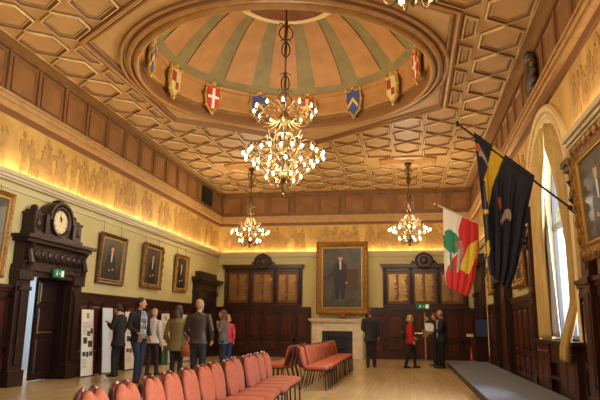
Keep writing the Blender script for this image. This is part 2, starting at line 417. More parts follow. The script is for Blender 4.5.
def figure(g, u, v, h, k):       # low relief standing, leaning or seated figure
    rnd = random.Random(k); ln_ = rnd.uniform(-.12, .12)
    def E(c, a, b, n=10): g.prism([(c[0]+a*cos(2*pi*i/n), c[1]+b*sin(2*pi*i/n)) for i in range(n)], .012, .024+.008*rnd.random(), 1)
    def L(p, q, r0, r1):
        d = Vector((q[0]-p[0], q[1]-p[1])); d = d.normalized() if d.length else Vector((0, 1)); n = Vector((-d.y, d.x))
        g.prism([(p[0]+n.x*r0, p[1]+n.y*r0), (q[0]+n.x*r1, q[1]+n.y*r1), (q[0]-n.x*r1, q[1]-n.y*r1), (p[0]-n.x*r0, p[1]-n.y*r0)], .012, .022+.008*rnd.random(), 1)
    sh = (u+ln_*h, v+.8*h); hp = (u, v+.48*h)
    E((sh[0]+.02, v+.92*h), .06*h, .08*h); L(hp, sh, .1*h, .13*h)
    if rnd.random() < .45: L((u, v), hp, .2*h, .1*h)
    else:
        s1 = rnd.uniform(.05, .2)*h; L(hp, (u-s1, v), .07*h, .04*h); L(hp, (u+s1, v), .07*h, .04*h)
    for s_ in (-1, 1):
        e = (sh[0]+s_*rnd.uniform(.08, .25)*h, sh[1]-rnd.uniform(-.12, .25)*h); L(sh, e, .04*h, .03*h); L(e, (e[0]+rnd.uniform(-.15, .2)*h, e[1]+rnd.uniform(-.2, .2)*h), .03*h, .02*h)
    if rnd.random() < .2: E((u+.3*h, v+.45*h), .3*h, .17*h); L((u+.15*h, v), (u+.2*h, v+.4*h), .03*h, .05*h); L((u+.45*h, v), (u+.42*h, v+.4*h), .03*h, .05*h)
def frieze(fr, u0, u1, name, hole=False):
    g = G(fr)
    if hole: arch_band(g, fr, u0, u1, 3.98, 5.1, .012, .3)
    else: g.box(u0, u1, 3.98, 5.1, 0, .012, 0)
    u = u0+.3; k = int(u0*10)
    while u < u1-.3:
        k += 1
        if not (hole and any(abs(u-c) < r+.55 for c, r in WIN)): figure(g, u, 4.02, random.uniform(.84, 1.04), k)
        u += random.uniform(.16, .38) if random.random() < .9 else .7
    return S(g.build(name, [FRZ, FIG], recalc=not hole))
frieze(fL, YF, YB, 'trim_4'); frieze(fR, YF, YB, 'trim_5', True); frieze(fB, XL, XR, 'trim_6')
def ledge(fr, segs, name):
    g = G(fr)
    for a, b in segs:
        g.box(a, b, 3.95, 3.99, 0, .17); g.box(a, b, 3.99, 4.035, .14, .17); g.box(a, b, 3.89, 3.95, 0, .13); g.box(a, b, 3.85, 3.89, 0, .09); g.box(a, b, 3.7, 3.73, 0, .035)
    return S(g.build(name, LEDGE))
ledge(fL, [(YF, YB)], 'trim_7'); ledge(fB, [(XL, XR)], 'trim_8'); ledge(fR, [(YF, 2.1), (5.7, 9.3), (12.9, YB)], 'trim_9')
def dado(fr, segs, name, h=ZD, pw=.62):
    g = G(fr)
    for a, b in segs:
        g.box(a, b, 0, h, 0, .03, 0); g.box(a, b, 0, .2, .03, .07, 0); g.box(a, b, .2, .23, .03, .05, 0)
        g.box(a, b, h-.03, h+.03, 0, .11, 0); g.box(a, b, h-.09, h-.03, 0, .08, 0); g.box(a, b, h-.2, h-.09, .03, .045, 0)
        n = max(1, round((b-a)/pw)); p = (b-a)/n
        for i in range(n+1):
            x = a+p*i; g.box(max(a, x-.05), min(b, x+.05), .2, h-.15, .03, .055, 0)
        g.box(a, b, .62, .72, .03, .055, 0); g.box(a, b, h-.22, h-.15, .03, .055, 0)
        for i in range(n):
            for z0, z1 in ((.3, .56), (.78, h-.28)):
                x, X = a+p*i+.1, a+p*(i+1)-.1
                R = [[(x+d, z0+d, q), (X-d, z0+d, q), (X-d, z1-d, q), (x+d, z1-d, q)] for d, q in ((0, .03), (.03, .05), (.045, .05))]
                g.rings(R, 1, cap=False); g.add(R[-1], [(0, 1, 2, 3)], 1)
    return S(g.build(name, [WOOD, WOODP]))
dado(fL, [(YF, 10.33), (12.67, 20.3), (22.7, YB)], 'trim_10')
dado(fB, [(XL, -3.7), (-1.6, -.1), (1.3, XR)], 'trim_11')
dado(fR, [(YF, 2.4), (5.4, 8.68), (9.04, 9.5), (12.92, 15.5), (17.65, 20.2)], 'trim_12')
# skirting line under windows comes with the window bench

# ---------------------------------------------------------------- windows on the right wall
def window(c, r, name, near):
    W = S(empty(name, (0, 0, 0)))
    P = lambda q: [(c+q*cos(pi*i/40), ZS+q*sin(pi*i/40)) for i in range(41)]
    g = G(fR)
    prof = [(r-.02, -.1), (r-.02, .04), (r+.03, .07), (r+.08, .05), (r+.12, .05), (r+.2, .09), (r+.26, .1), (r+.3, .06), (r+.3, 0)]
    R = [[(x, z, w_) for x, z in P(q)] for q, w_ in prof]
    for A, B in zip(R, R[1:]):
        for i in range(40): g.quad(A[i], A[i+1], B[i+1], B[i])
    for s_ in (-1, 1):      # straight jamb mouldings below the springing
        a, b = sorted((c+s_*(r-.02), c+s_*(r+.16))); g.box(a, b, SILL, ZS, 0, .05)
    for i in range(60):     # dentil beads on the arch face
        a = pi*(i+.5)/60; y, z = c+(r+.16)*cos(a), ZS+(r+.16)*sin(a); g.box(y-.02, y+.02, z-.02, z+.02, .05, .09)
    g.build('arch_moulding', mat('arch_plaster', (222, 196, 140), .6) if 'arch_plaster' not in bpy.data.materials else bpy.data.materials['arch_plaster'], W, recalc=True)
    g = G(fR)
    for y in (c-r+.04, c-.5, c+.5, c+r-.04): g.box(y-.035, y+.035, SILL, ZS+math.sqrt(max(.01, r*r-(y-c)**2))-.02, -.4, -.33)
    g.box(c-r, c+r, 3.1, 3.2, -.4, -.32); g.box(c-r, c+r, SILL, SILL+.08, -.4, -.33)
    Q = P(r-.01); Q2 = P(r-.08)
    for i in range(40): g.add([(*Q[i], -.33), (*Q[i+1], -.33), (*Q2[i+1], -.33), (*Q2[i], -.33), (*Q[i], -.4), (*Q[i+1], -.4), (*Q2[i+1], -.4), (*Q2[i], -.4)], [(0, 1, 2, 3), (4, 5, 6, 7), (2, 3, 7, 6), (0, 1, 5, 4)])
    g.build('window_frame', FRAMEW, W)
    g = G(fR); pl = [(c-r, SILL)]+[(c-q, z) for q, z in [((r)*cos(pi*i/40), ZS+r*sin(pi*i/40)) for i in range(41)]]+[(c+r, SILL)]
    g.prism(pl, -.375, -.365); g.build('window_pane', GLASS, W)
    g = G(fR)     # bench and sill below
    g.box(c-r-.15, c+r+.15, SILL-.06, SILL, -.42, .2, 0); g.box(c-r-.05, c+r+.05, 0, .1, .0, .2, 0)
    for a, b in ((c-r, c-r+1.05), (c+r-1.05, c+r)):
        g.box(a, b, .1, SILL-.06, .0, .12, 0)
        for x in (a+.1, (a+b)/2+.05):
            q = [[(x+d, .25+d, h), (x+.4-d, .25+d, h), (x+.4-d, .82-d, h), (x+d, .82-d, h)] for d, h in ((0, .12), (.03, .14), (.05, .14))]; g.rings(q, 1, cap=False); g.add(q[-1], [(0, 1, 2, 3)], 1)
    g.box(c-.45, c+.45, .0, .62, .0, .03, 0); g.box(c-.45, c+.45, .36, .4, .0, .14, 0); g.box(c-.45, c+.45, .62, SILL-.06, .0, .1, 0)
    g.build('window_bench', [WOOD, WOODP], W)
    return W
WN = window(*WIN[0], 'window_1', True); window(*WIN[1], 'window_2_unseen', False)  # the second window is unseen, added to bring in daylight
def curtain(c, side, label, w0, w1, seed):
    # hangs inside the reveal from the arch; side +1 = far edge
    rnd = random.Random(seed); g = G(fR); rows = 40; cols = 46; r = 1.38
    V = []
    for j in range(rows+1):
        t = j/rows
        ztop = ZS+1.365; zb = .72 if side < 0 else 1.02; z = ztop+(zb-ztop)*t
        # outer edge follows the arch
        eo = r if z < ZS else math.sqrt(max(.02, r*r-(z-ZS)**2))
        wd = w0+(w1-w0)*min(1, t*1.7) if t < .55 else w1
        wd = min(wd, eo-.02) if z > ZS+.2 else wd
        for i in range(cols+1):
            s_ = i/cols; u = c+side*(eo-wd*s_)
            fold = .045*sin(s_*2*pi*6+.6*sin(t*5))*(.5+.5*t)
            V.append((u, z+.03*sin(s_*38)*(t > .98), .03+fold+(.2*min(1, max(0, (1.6-z)/.7)) if side < 0 else 0)))
    F_ = [(j*(cols+1)+i, j*(cols+1)+i+1, (j+1)*(cols+1)+i+1, (j+1)*(cols+1)+i) for j in range(rows) for i in range(cols)]
    g.add(V, F_); o = g.build('curtain', CURT, smooth=True, recalc=False)
    so = o.modifiers.new('thick', 'SOLIDIFY'); so.thickness = .012
    return tag(o, label, 'curtain', 'gold curtains of the arched window')
curtain(11.05, 1, 'gold patterned curtain on the far side of the arched window, beside the far pilaster', 1.25, .75, 1)
curtain(11.05, -1, 'gold patterned curtain on the near side of the arched window, ending over the sill', 1.15, .36, 2)
g = G(fR)
V = []
for j in range(31):
    t = j/30; z = 4.3-3.25*t
    for i in range(25): s_ = i/24; V.append((12.2-(.5+.45*t**1.2)*s_, z, -.05+.02*sin(s_*25)))
g.add(V, [(j*25+i, j*25+i+1, j*25+i+26, j*25+i+25) for j in range(30) for i in range(24)])
o = g.build('curtain', SHEER, smooth=True, recalc=False); o.modifiers.new('t', 'SOLIDIFY').thickness = .006
tag(o, 'white sheer lining gathered beside the far gold curtain of the window', 'curtain')
# outside the window: stone portico columns
g0 = G()
def column(x, y, label):
    t = empty('stone_column', (x, y, .2), label=label, cat='column', group='stone columns outside the window')
    g = G(); g.lathe([(.24, 0), (.24, .06), (.19, .12)], (0, 0, 0), 28, cap=True); g.box(-.27, .27, -.27, .27, -.16, 0); g.build('base', STONE, t)
    g = G(); g.lathe([(.19, .12), (.19, 1.2), (.17, 2.6)], (0, 0, 0), 28, cap=True); g.build('shaft', STONE, t, smooth=True)
    g = G(); g.lathe([(.17, 2.6), (.2, 2.65), (.18, 2.7), (.27, 2.95), (.3, 3.0)], (0, 0, 0), 28, cap=True); g.box(-.3, .3, -.3, .3, 3.0, 3.08)
    for k in range(8): a = pi*k/4; g.ell((.24*cos(a), .24*sin(a), 2.88), (.06, .06, .1), 8, 6)
    g.build('capital', STONE, t)
column(3.45, 14.2, 'white stone column outside the window, seen through its panes')
g = G(); g.box(3.15, 3.8, 12.5, 16, 3.29, 3.55); g.box(3.1, 3.85, 12.4, 16, 3.55, 3.65); g.box(3.0, 3.9, 8, 16.4, -.2, .04)
tag(g.build('stone_portico', STONE), 'white stone entablature and plinth outside the arched window', 'portico')

# ---------------------------------------------------------------- pilasters with bracket caps
def wall_pilaster(yc, label, w=.34):
    t = empty('bracketed_pilaster', (XR, yc, 0), label=label, cat='pilaster', group='dark pilasters flanking the arched window')
    fr = lambda a, b, c: (-c, a, b)
    g = G(fr); g.box(-w/2, w/2, 0, 3.3, 0, .12); g.box(-w/2-.04, w/2+.04, 0, .3, 0, .15); g.box(-w/2-.03, w/2+.03, 1.8, 1.9, 0, .15)
    g.box(-w/2+.07, w/2-.07, .4, 1.7, .12, .132); g.box(-w/2+.07, w/2-.07, 2.0, 3.1, .12, .132); g.build('shaft', WOOD, t, bevel=.006)
    g = G(fr)
    for i, (z, d, e) in enumerate([(3.3, .15, .02), (3.36, .18, .05), (3.44, .23, .09), (3.52, .26, .12)]): g.box(-w/2-e, w/2+e, z, z+.08, 0, d)
    for s_ in (-.1, .1): g.tube([(s_, 2.95, .13), (s_, 3.02, .2), (s_, 3.12, .18), (s_, 3.2, .16), (s_, 3.3, .21)], [.03, .035, .03, .03, .035], 8)
    g.build('bracket_cap', DARK, t)
    return t
wall_pilaster(12.7, 'dark carved wooden pilaster with bracket cap on the far side of the arched window')
wall_pilaster(8.86, 'dark carved wooden pilaster with bracket cap between arched window and large gilt picture')

# ---------------------------------------------------------------- paintings
def sitter(g, cx, cy, s, skin=1, white=2, coat=3, kind=0, w0=.0):
    E = lambda x, y, a, b, m, d, n=14: g.prism([(cx+s*(x+a*cos(2*pi*i/n)), cy+s*(y+b*sin(2*pi*i/n))) for i in range(n)], w0, w0+.002+d, m)
    P = lambda pts, m, d: g.prism([(cx+s*x, cy+s*y) for x, y in pts], w0, w0+.002+d, m)
    if kind == 0:      # half length
        P([(-.32, -.62), (.32, -.62), (.3, -.1), (.2, .12), (.07, .2), (-.07, .2), (-.2, .12), (-.3, -.1)], coat, .001)
        P([(-.05, .2), (.05, .2), (.03, -.08), (-.03, -.08)], white, .002); E(0, .32, .085, .12, skin, .003); E(0, .41, .08, .05, 4, .004)
        E(.12, -.3, .06, .035, skin, .003); E(-.1, -.34, .05, .03, skin, .003)
    else:              # full length
        P([(-.09, -.5), (-.02, -.5), (.0, -.1), (.03, -.5), (.1, -.5), (.15, -.05), (.16, .27), (.06, .38), (-.05, .38), (-.14, .26), (-.15, -.05)], coat, .001)
        P([(-.12, .27), (-.3, .02), (-.42, -.02), (-.42, -.06), (-.27, -.04), (-.08, .12)], coat, .0012)
        P([(-.02, .38), (.03, .38), (.03, .2), (0, .17)], white, .002); E(.01, .45, .05, .065, skin, .003); E(.01, .5, .05, .03, 4, .004)
        E(-.44, -.04, .04, .02, skin, .003); E(.15, -.12, .025, .03, skin, .003)
def painting(name, fr, origin, wd, ht, fw, tilt, label, group, style, seed, matf=None, wire=0):
    """origin: world point of bottom centre on the wall; fr maps local (u,v,w) to world axes relative to origin"""
    t = empty(name, origin, label=label, cat='painting', group=group); rnd = random.Random(seed)
    ct, st = cos(tilt), sin(tilt)
    L = lambda u, v, w_: fr(u, v*ct-w_*st*0, w_*1+v*st+.03)
    g = G(L); hw = wd/2
    prof = [(0, .0), (0, .05), (.2, .09), (.45, .075), (.7, .04), (.85, .05), (1, .02), (1, .0)]
    R = [[(-hw+d*fw, d*fw, h), (hw-d*fw, d*fw, h), (hw-d*fw, ht-d*fw, h), (-hw+d*fw, ht-d*fw, h)] for d, h in prof]
    g.rings(R, 0, cap=False)
    if fw > .12:
        for i in range(int((wd+ht)/.11)):   # carved leaf knobs along the frame
            q = i*.22
            for (u, v) in ((-hw+fw*.3+q, fw*.3), (-hw+fw*.3+q, ht-fw*.3)):
                if u < hw-fw*.2: g.ell((u, v, .085), (.07, .05, .03), 8, 5)
            for (u, v) in ((-hw+fw*.3, fw*.3+q), (hw-fw*.3, fw*.3+q)):
                if v < ht-fw*.2: g.ell((u, v, .085), (.05, .07, .03), 8, 5)
    g.build('frame', matf or GILT, t)
    g = G(L); d = fw*.92; g.box(-hw+d, hw-d, d, ht-d, 0, .02, 0)
    s = (ht-2*d)
    if style == 'half': sitter(g, rnd.uniform(-.03, .03), ht/2, s*.78, kind=0, w0=.02)
    elif style == 'full':
        g.prism([(.1, .9), (.62, .9), (.62, 1.75), (.1, 1.7)], .02, .021, 4); sitter(g, -.08, ht*.5, s*.72, kind=1, w0=.021)
    elif style == 'pale': g.prism([(-hw+d+.3, d+.2), (hw-d-.05, d+.3), (hw-d-.05, ht-d-.15), (hw-d-.5, ht-d-.3)], .02, .021, 5); sitter(g, 0, ht*.42, s*.7, kind=0, w0=.021)
    g.build('canvas', [CANVAS, PSKIN, PWHITE, PDARK, PBROWN, PGREY], t)
    g = G(L); k = fw*.9
    R = [[(-hw+k+q, k+q, h), (hw-k-q, k+q, h), (hw-k-q, ht-k-q, h), (-hw+k+q, ht-k-q, h)] for q, h in ((0, .02), (0, .045), (.02, .045), (.025, .02))]
    g.rings(R, 0, cap=False); g.build('slip', GILTP, t)
    if wire:
        g = G(fr); 
        for u in (-hw*.7, hw*.7): g.tube([(u, ht-.02, .06), (u, wire, .045)], .006, 5)
        g.build('hanging_wire', WIRE, t)
    return t
pL = lambda u, v, w_: (w_, u, v)
pR = lambda u, v, w_: (-w_, u, v)
pB = lambda u, v, w_: (u, -w_, v)
FRD = mat('brown_gilt_frame', (120, 78, 40), .4, (84, 52, 26), 20, metal=.2, bump=.4)
FRD2 = mat('worn_gilt_frame', (150, 108, 52), .4, (96, 64, 28), 20, metal=.3, bump=.5)
for (y0, y1, z0, z1, lab, mf, st, sd, fw) in [
    (8.1, 10.05, 2.0, 3.6, 'gilt framed painting at the left edge, left of the carved clock door', GILT, 'pale', 4, .115),
    (13.5, 14.85, 2.15, 3.42, 'portrait of a dark-suited sitter in a plain brown gilt frame, right of the clock door', FRD, 'half', 1, .12),
    (15.98, 17.3, 2.2, 3.5, 'portrait in a carved dark gilt frame, middle one on the left wall', FRD2, 'half', 2, .13),
    (18.45, 19.55, 2.24, 3.46, 'small portrait in a yellow gilt frame, nearest the far doorcase on the left wall', GILT, 'half', 3, .11)]:
    painting('portrait_painting', pL, (XL, (y0+y1)/2, z0), y1-y0, z1-z0, fw, .045, lab, 'portraits on the left wall', st, sd, mf, wire=3.72-z0)
painting('portrait_painting', pB, (-2.47, YB-.18, 1.62), 2.0, 2.78, .26, 0, 'very large gilt framed full-length portrait above the marble fireplace', None, 'full', 5)
g = G(); 
painting('gilt_picture', pR, (XR-.1, 7.72, 2.08), 1.86, 1.56, .24, .05, 'large heavy carved gilt framed picture at the right edge beside the window', 'pictures on the right wall', 'half', 6)
painting('gilt_picture', pR, (XR, 14.1, 2.08), 1.3, 1.5, .2, .04, 'gilt framed picture behind the navy flag, left of the arched window', 'pictures on the right wall', 'half', 7)
painting('gilt_picture', pR, (XR, 18.45, 2.16), 1.4, .85, .14, .03, 'small gilt framed picture low between the two dark doorcases on the right wall', 'pictures on the right wall', 'half', 8)

# ---------------------------------------------------------------- honours boards
def honours(x0, x1, label, panels):
    t = empty('honours_board', ((x0+x1)/2, YB, ZD+.05), label=label, cat='honours board', group='honours boards on the back wall')
    hw = (x1-x0)/2; H = 1.62
    g = G(pB); g.box(-hw, hw, 0, H-.12, 0, .05); g.box(-hw, hw, 0, .09, .05, .12); g.box(-hw-.05, hw+.05, H-.14, H-.05, 0, .2); g.box(-hw-.08, hw+.08, H-.05, H, 0, .24); g.box(-hw, hw, H-.26, H-.14, .05, .09)
    for i in range(panels+1):
        x = -hw+.08+(2*hw-.16)*i/panels; g.box(x-.07, x+.07, .09, H-.14, .05, .1)
    g.build('frame', WOOD, t)
    for i in range(panels+1):
        g = G(pB); x = -hw+.08+(2*hw-.16)*i/panels; g.tube([(x, .12, .12), (x, .3, .13), (x, .7, .14), (x, 1.05, .13), (x, H-.3, .12)], [.03, .045, .03, .045, .03], 8)
        g.ell((x, H-.2, .1), (.07, .06, .05), 10, 6); g.build('turned_column', DARK, t)
    for i in range(panels):
        a = -hw+.08+(2*hw-.16)*i/panels+.09; b = -hw+.08+(2*hw-.16)*(i+1)/panels-.09
        g = G(pB); g.box(a, b, .13, H-.3, .05, .062, 0)
        R = [[(a+d, .13+d, h), (b-d, .13+d, h), (b-d, H-.3-d, h), (a+d, H-.3-d, h)] for d, h in ((0, .05), (0, .085), (.03, .085), (.04, .062))]; g.rings(R, 0, cap=False)
        g.build('panel', mat('board_oak', (118, 66, 34), .4, (96, 50, 26), 4) if 'board_oak' not in bpy.data.materials else bpy.data.materials['board_oak'], t)
        g = G(pB); rnd = random.Random(i+int(x0*7)); w2 = (b-a-.14)/2      # illegible gilded names in two columns
        for c in range(2):
            z = H-.42
            while z > .2:
                u = a+.06+c*(w2+.04)
                end = u+w2*rnd.uniform(.6, 1)
                while u < end:
                    l = rnd.uniform(.02, .05); g.box(u, min(u+l, end), z, z+.02, .062, .064); u += l+.012
                z -= .042
        g.build('lettering', BRASSL, t)
    g = G(pB)
    n = 28; g.prism([(.34*cos(2*pi*i/n), H+.12+.3*sin(2*pi*i/n)) for i in range(n)], .0, .22)
    for i in range(22): a = 2*pi*i/22; g.ell((.3*cos(a), H+.12+.26*sin(a), .23), (.06, .05, .03), 8, 5)
    g.ell((0, H+.12, .22), (.16, .17, .07), 14, 8); g.ell((0, H+.4, .15), (.1, .06, .06), 10, 6)
    for s_ in (-1, 1): g.tube([(s_*.34, H+.02, .12), (s_*.42, H+.1, .12), (s_*.48, H+.02, .12), (s_*.42, H-.02, .12)], [.04, .035, .03, .02], 8)
    g.build('crest', DARK, t)
    return t
honours(-7.2, -4.05, 'dark wooden honours board with gilt lettering, left of the large portrait', 3)
honours(-.93, 2.2, 'dark wooden honours board with gilt lettering, right of the large portrait above the double door', 3)

# ---------------------------------------------------------------- fireplace
t = empty('fireplace', (-2.66, YB, 0), label='pale marble fireplace with black hearth opening below the large portrait', cat='fireplace')
g = G(pB); g.box(-.96, -.58, 0, 1.2, 0, .22); g.box(.58, .96, 0, 1.2, 0, .22); g.box(-.58, .58, 1.0, 1.2, 0, .2); g.box(-.96, .96, 1.2, 1.3, 0, .24)
for s_ in (-1, 1): g.box(s_*.77-.11, s_*.77+.11, .18, 1.1, .22, .24); g.box(s_*.77-.21, s_*.77+.21, 0, .15, .0, .26)
g.build('surround', MARBLE, t, bevel=.008)
g = G(pB); g.box(-1.0, 1.0, 1.3, 1.35, 0, .3); g.box(-1.06, 1.06, 1.35, 1.41, 0, .36); g.box(-1.1, 1.1, 1.41, 1.45, 0, .4); g.build('mantelshelf', MARBLE, t, bevel=.006)
g = G(pB); g.box(-.58, .58, 0, 1.0, .03, .07); g.build('iron_back', CHARC, t)
g = G(pB); g.box(-.58, -.38, 0, 1.0, .07, .16); g.box(.38, .58, 0, 1.0, .07, .16); g.box(-.38, .38, .8, 1.0, .07, .16)
for k in range(11): g.box(-.33+k*.064, -.315+k*.064, .12, .38, .13, .15)
g.box(-.36, .36, .36, .4, .12, .17); g.box(-.36, .36, .1, .13, .12, .17); g.ell((0, .14, .1), (.3, .07, .04), 12, 6); g.build('grate', mat('cast_iron', (34, 36, 40), .35), t)
g = G(pB); g.ell((.22, 1.56, .2), (.12, .1, .04), 12, 8); g.build('mantel_ornament', mat('ornament', (120, 70, 34), .4), None)
tag(COL.objects['mantel_ornament'], 'small round brown plaque standing on the mantelshelf under the portrait', 'ornament')
COL.objects['mantel_ornament'].location = (-2.66, YB-.1, -.008)

# ---------------------------------------------------------------- doors
D = S(empty('door_1', (.6, YB, 0)))
for s_ in (-1, 1):
    g = G(pB); a, b = sorted((s_*.01, s_*.66)); g.box(a, b, .02, ZD-.15, .02, .06, 0)
    for z0, z1 in ((.12, .8), (1.05, ZD-.25)):
        for u0, u1 in ((a+.07, (a+b)/2-.03), ((a+b)/2+.03, b-.07)):
            R = [[(u0+d, z0+d, h), (u1-d, z0+d, h), (u1-d, z1-d, h), (u0+d, z1-d, h)] for d, h in ((0, .06), (.03, .08), (.04, .08))]; g.rings(R, 1, cap=False); g.add(R[-1], [(0, 1, 2, 3)], 1)
    lf = g.build('door_leaf', [WOOD, WOODP], D)
    g = G(pB); g.box(s_*.08-.02, s_*.08+.02, .82, 1.1, .06, .075); g.tube([(s_*.06, .96, .1), (s_*.34, .96, .1)], .014, 8); g.box(s_*.34-.02, s_*.34+.02, .93, .99, .06, .11); g.build('door_handle', BRASSL, lf)
g = G(pB); g.box(-.72, -.66, 0, ZD-.1, 0, .1); g.box(.66, .72, 0, ZD-.1, 0, .1); g.box(-.72, .72, ZD-.14, ZD-.06, 0, .1); g.box(-.72, .72, ZD-.06, ZD+.04, 0, .13); g.build('door_frame', WOOD, D)
g = G(pB); g.box(-.02, .02, .02, ZD-.15, .06, .085); g.build('brass_edge', mat('seam_brass', (190, 160, 104), .35, metal=.5), D)
def exit_sign(origin, fr, wd, ht, label):
    t = empty('exit_sign', origin, label=label, cat='exit sign', group='green exit signs')
    g = G(fr); g.box(-wd/2, wd/2, 0, ht, 0, .04); g.build('sign_box', GREENS, t, bevel=.004); g = G(fr); g.box(-wd*.3, wd*.3, ht-.02, ht+.03, -.01, .03); g.build('bracket', CHARC, t)
    g = G(fr); e = .042
    k = ht*.36; c = -wd*.22       # running figure, arrow, door
    g.prism([(c+.1*k+.16*k*cos(i*pi/4), ht*.5+.75*k+.16*k*sin(i*pi/4)) for i in range(8)], .04, e)
    g.prism([(c-.2*k, ht*.5+.5*k), (c+.15*k, ht*.5+.5*k), (c+.1*k, ht*.5-.1*k), (c-.2*k, ht*.5-.1*k)], .04, e)
    g.prism([(c-.2*k, ht*.5-.1*k), (c+.05*k, ht*.5-.1*k), (c-.35*k, ht*.5-.9*k), (c-.55*k, ht*.5-.8*k)], .04, e); g.prism([(c, ht*.5-.1*k), (c+.15*k, ht*.5), (c+.6*k, ht*.5-.5*k), (c+.45*k, ht*.5-.65*k)], .04, e)
    g.box(wd*.18, wd*.4, ht*.14, ht*.86, .04, e); g.prism([(0-.03*wd, ht*.45), (.1*wd, ht*.45), (.1*wd, ht*.55), (-.03*wd, ht*.55)], .04, e); g.build('pictogram', WHITES, t)
exit_sign((.55, YB-.13, 1.84), pB, .5, .2, 'green exit sign above the double door in the back panelling')
exit_sign((-7.26, 11.52, 2.12), pL, .4, .17, 'green exit sign above the open door under the clock')

# clock doorway on the left wall
YC = 11.5
DKW = mat('near_black_door', (40, 22, 18), .3)
D = S(empty('door_2', (XL, YC, 0)))
for s_ in (-1, 1):
    g = G(pL); a, b = sorted((s_*.75, s_*1.17)); g.box(a, b, 0, 2.2, 0, .18); g.box(a-.02, b+.02, 0, .3, 0, .22); g.box(a+.12, b-.12, .4, 1.9, .18, .22); g.box(a+.02, b-.02, 1.8, 1.88, .18, .24)
    g.box(a-.02, b+.02, 2.0, 2.2, 0, .24); g.build('doorcase_pilaster', DARK, D, bevel=.006); g = G(pL); a, b = sorted((s_*.7, s_*.765)); g.box(a, b, 0, 2.15, -.36, .05); g.build('door_jamb', DKW, D)
g = G(pL); g.box(-1.17, 1.17, 2.2, 2.3, 0, .26); g.box(-1.12, 1.12, 2.3, 2.75, 0, .2); g.box(-.75, .75, 2.1, 2.2, 0, .2)
for k in range(9):
    u = -.92+.23*k
    g.ell((u, 2.55, .2), (.07, .09, .04), 10, 6); g.tube([(u-.12, 2.4, .21), (u-.05, 2.46, .23), (u, 2.39, .23), (u+.06, 2.47, .23), (u+.12, 2.4, .21)], .018, 6)
g.build('carved_lintel', DARK, D)
g = G(pL); g.box(-1.2, 1.2, 2.74, 2.81, 0, .34); g.box(-1.27, 1.27, 2.81, 2.88, 0, .42); 
for s_ in (-1, 1): g.tube([(s_*1.0, 2.25, .24), (s_*1.0, 2.35, .32), (s_*1.0, 2.6, .27), (s_*1.0, 2.74, .34)], [.06, .07, .05, .06], 8)
g.build('shelf_cornice', DARK, D)
lf = G(pL); lf.box(.0, .7, .02, 2.12, -.2, -.15, 0)
for z0, z1 in ((.15, .85), (1.0, 1.5), (1.6, 2.02)):
    R = [[(.1+d, z0+d, h), (.56-d, z0+d, h), (.56-d, z1-d, h), (.1+d, z1-d, h)] for d, h in ((0, -.15), (.03, -.13), (.05, -.13))]; lf.rings(R, 0, cap=False); lf.add(R[-1], [(0, 1, 2, 3)], 0)
lf = lf.build('door_leaf', DKW, D)
g = G(pL); g.box(.02, .05, 1.55, 2.05, -.15, -.135); g.box(.06, .6, .98, 1.0, -.13, -.115); g.build('brass_plate', BRASSL, lf)
g = G(pL); g.tube([(.04, .95, -.1), (.04, 1.3, -.1)], .015, 8); g.build('door_handle', BRASSL, lf)
g = G(pL); g.box(-.66, -.61, .02, 2.12, -.95, -.35, 0); g.build('door_leaf', DKW, D)
g = G(pL)
t = empty('overdoor_clock', (XL, YC-.1, 2.88), label='carved dark wooden clock case with round cream dial standing on the door cornice', cat='clock')
t.scale = (1, .9, .86); g = G(pL); g.box(-1.0, 1.0, 0, .1, 0, .32); g.box(-.48, .48, .1, .42, 0, .28)
n = 20; g.prism([(-.48, .4)]+[(-.48*cos(pi*i/n), .46+.44*sin(pi*i/n)) for i in range(n+1)]+[(.48, .4)], 0, .26)
g.rings([[(q*cos(2*pi*i/32), .46+q*sin(2*pi*i/32), h) for i in range(32)] for q, h in ((.4, .26), (.38, .34), (.33, .34), (.28, .3))], cap=False)
R = [[(-q*cos(pi*i/24), .46+q*sin(pi*i/24), h) for i in range(25)] for q, h in ((.5, .2), (.5, .35), (.43, .35), (.43, .26))]
for A, B in zip(R, R[1:]):
    for i in range(24): g.quad(A[i], A[i+1], B[i+1], B[i])
g.box(-.06, .06, .86, 1.0, .1, .3); g.ell((0, .98, .2), (.1, .05, .08), 8, 6)
g.build('case', DARK, t)
for s_ in (-1, 1):
    g = G(pL); u = s_*.8; g.box(u-.17, u+.17, .1, .5, 0, .28); g.box(u-.2, u+.2, .5, .56, 0, .3); g.box(u-.13, u+.13, .56, .62, .03, .25); g.ell((u, .68, .14), (.08, .08, .08), 10, 8); g.ell((u, .3, .28), (.1, .12, .04), 10, 6)
    g.build('side_pier', DARK, t)
    g = G(pL); v = s_*.56; g.box(v-.07, v+.07, .1, .56, .0, .34); g.ell((v, .6, .2), (.07, .06, .1), 8, 6); g.build('colonnette', DARK, t)
g = G(pL); g.prism([(.29*cos(2*pi*i/40), .46+.3*sin(2*pi*i/40)) for i in range(40)], .26, .3, 0); g.build('dial', DIAL, t)
g = G(pL)
ROM = ['XII', 'I', 'II', 'III', 'IIII', 'V', 'VI', 'VII', 'VIII', 'IX', 'X', 'XI']
for k, s in enumerate(ROM):
    a = 2*pi*k/12; ca, sa = cos(a), sin(a); n = len(s)
    for j, ch in enumerate(s):
        off = (j-(n-1)/2)*.014
        def pt(x, y): return (-(-(x+off)*ca-(y+.24)*sa)*1, .46+(y+.24)*ca-(x+off)*sa)
        bars = {'I': [((0, -.022), (0, .022))], 'V': [((-.006, .022), (0, -.022)), ((.006, .022), (0, -.022))], 'X': [((-.006, .022), (.006, -.022)), ((.006, .022), (-.006, -.022))]}[ch]
        for p, q in bars: p, q = pt(*p), pt(*q); g.tube([(*p, .302), (*q, .302)], .003, 4)
g.build('numerals', BLACK, t)
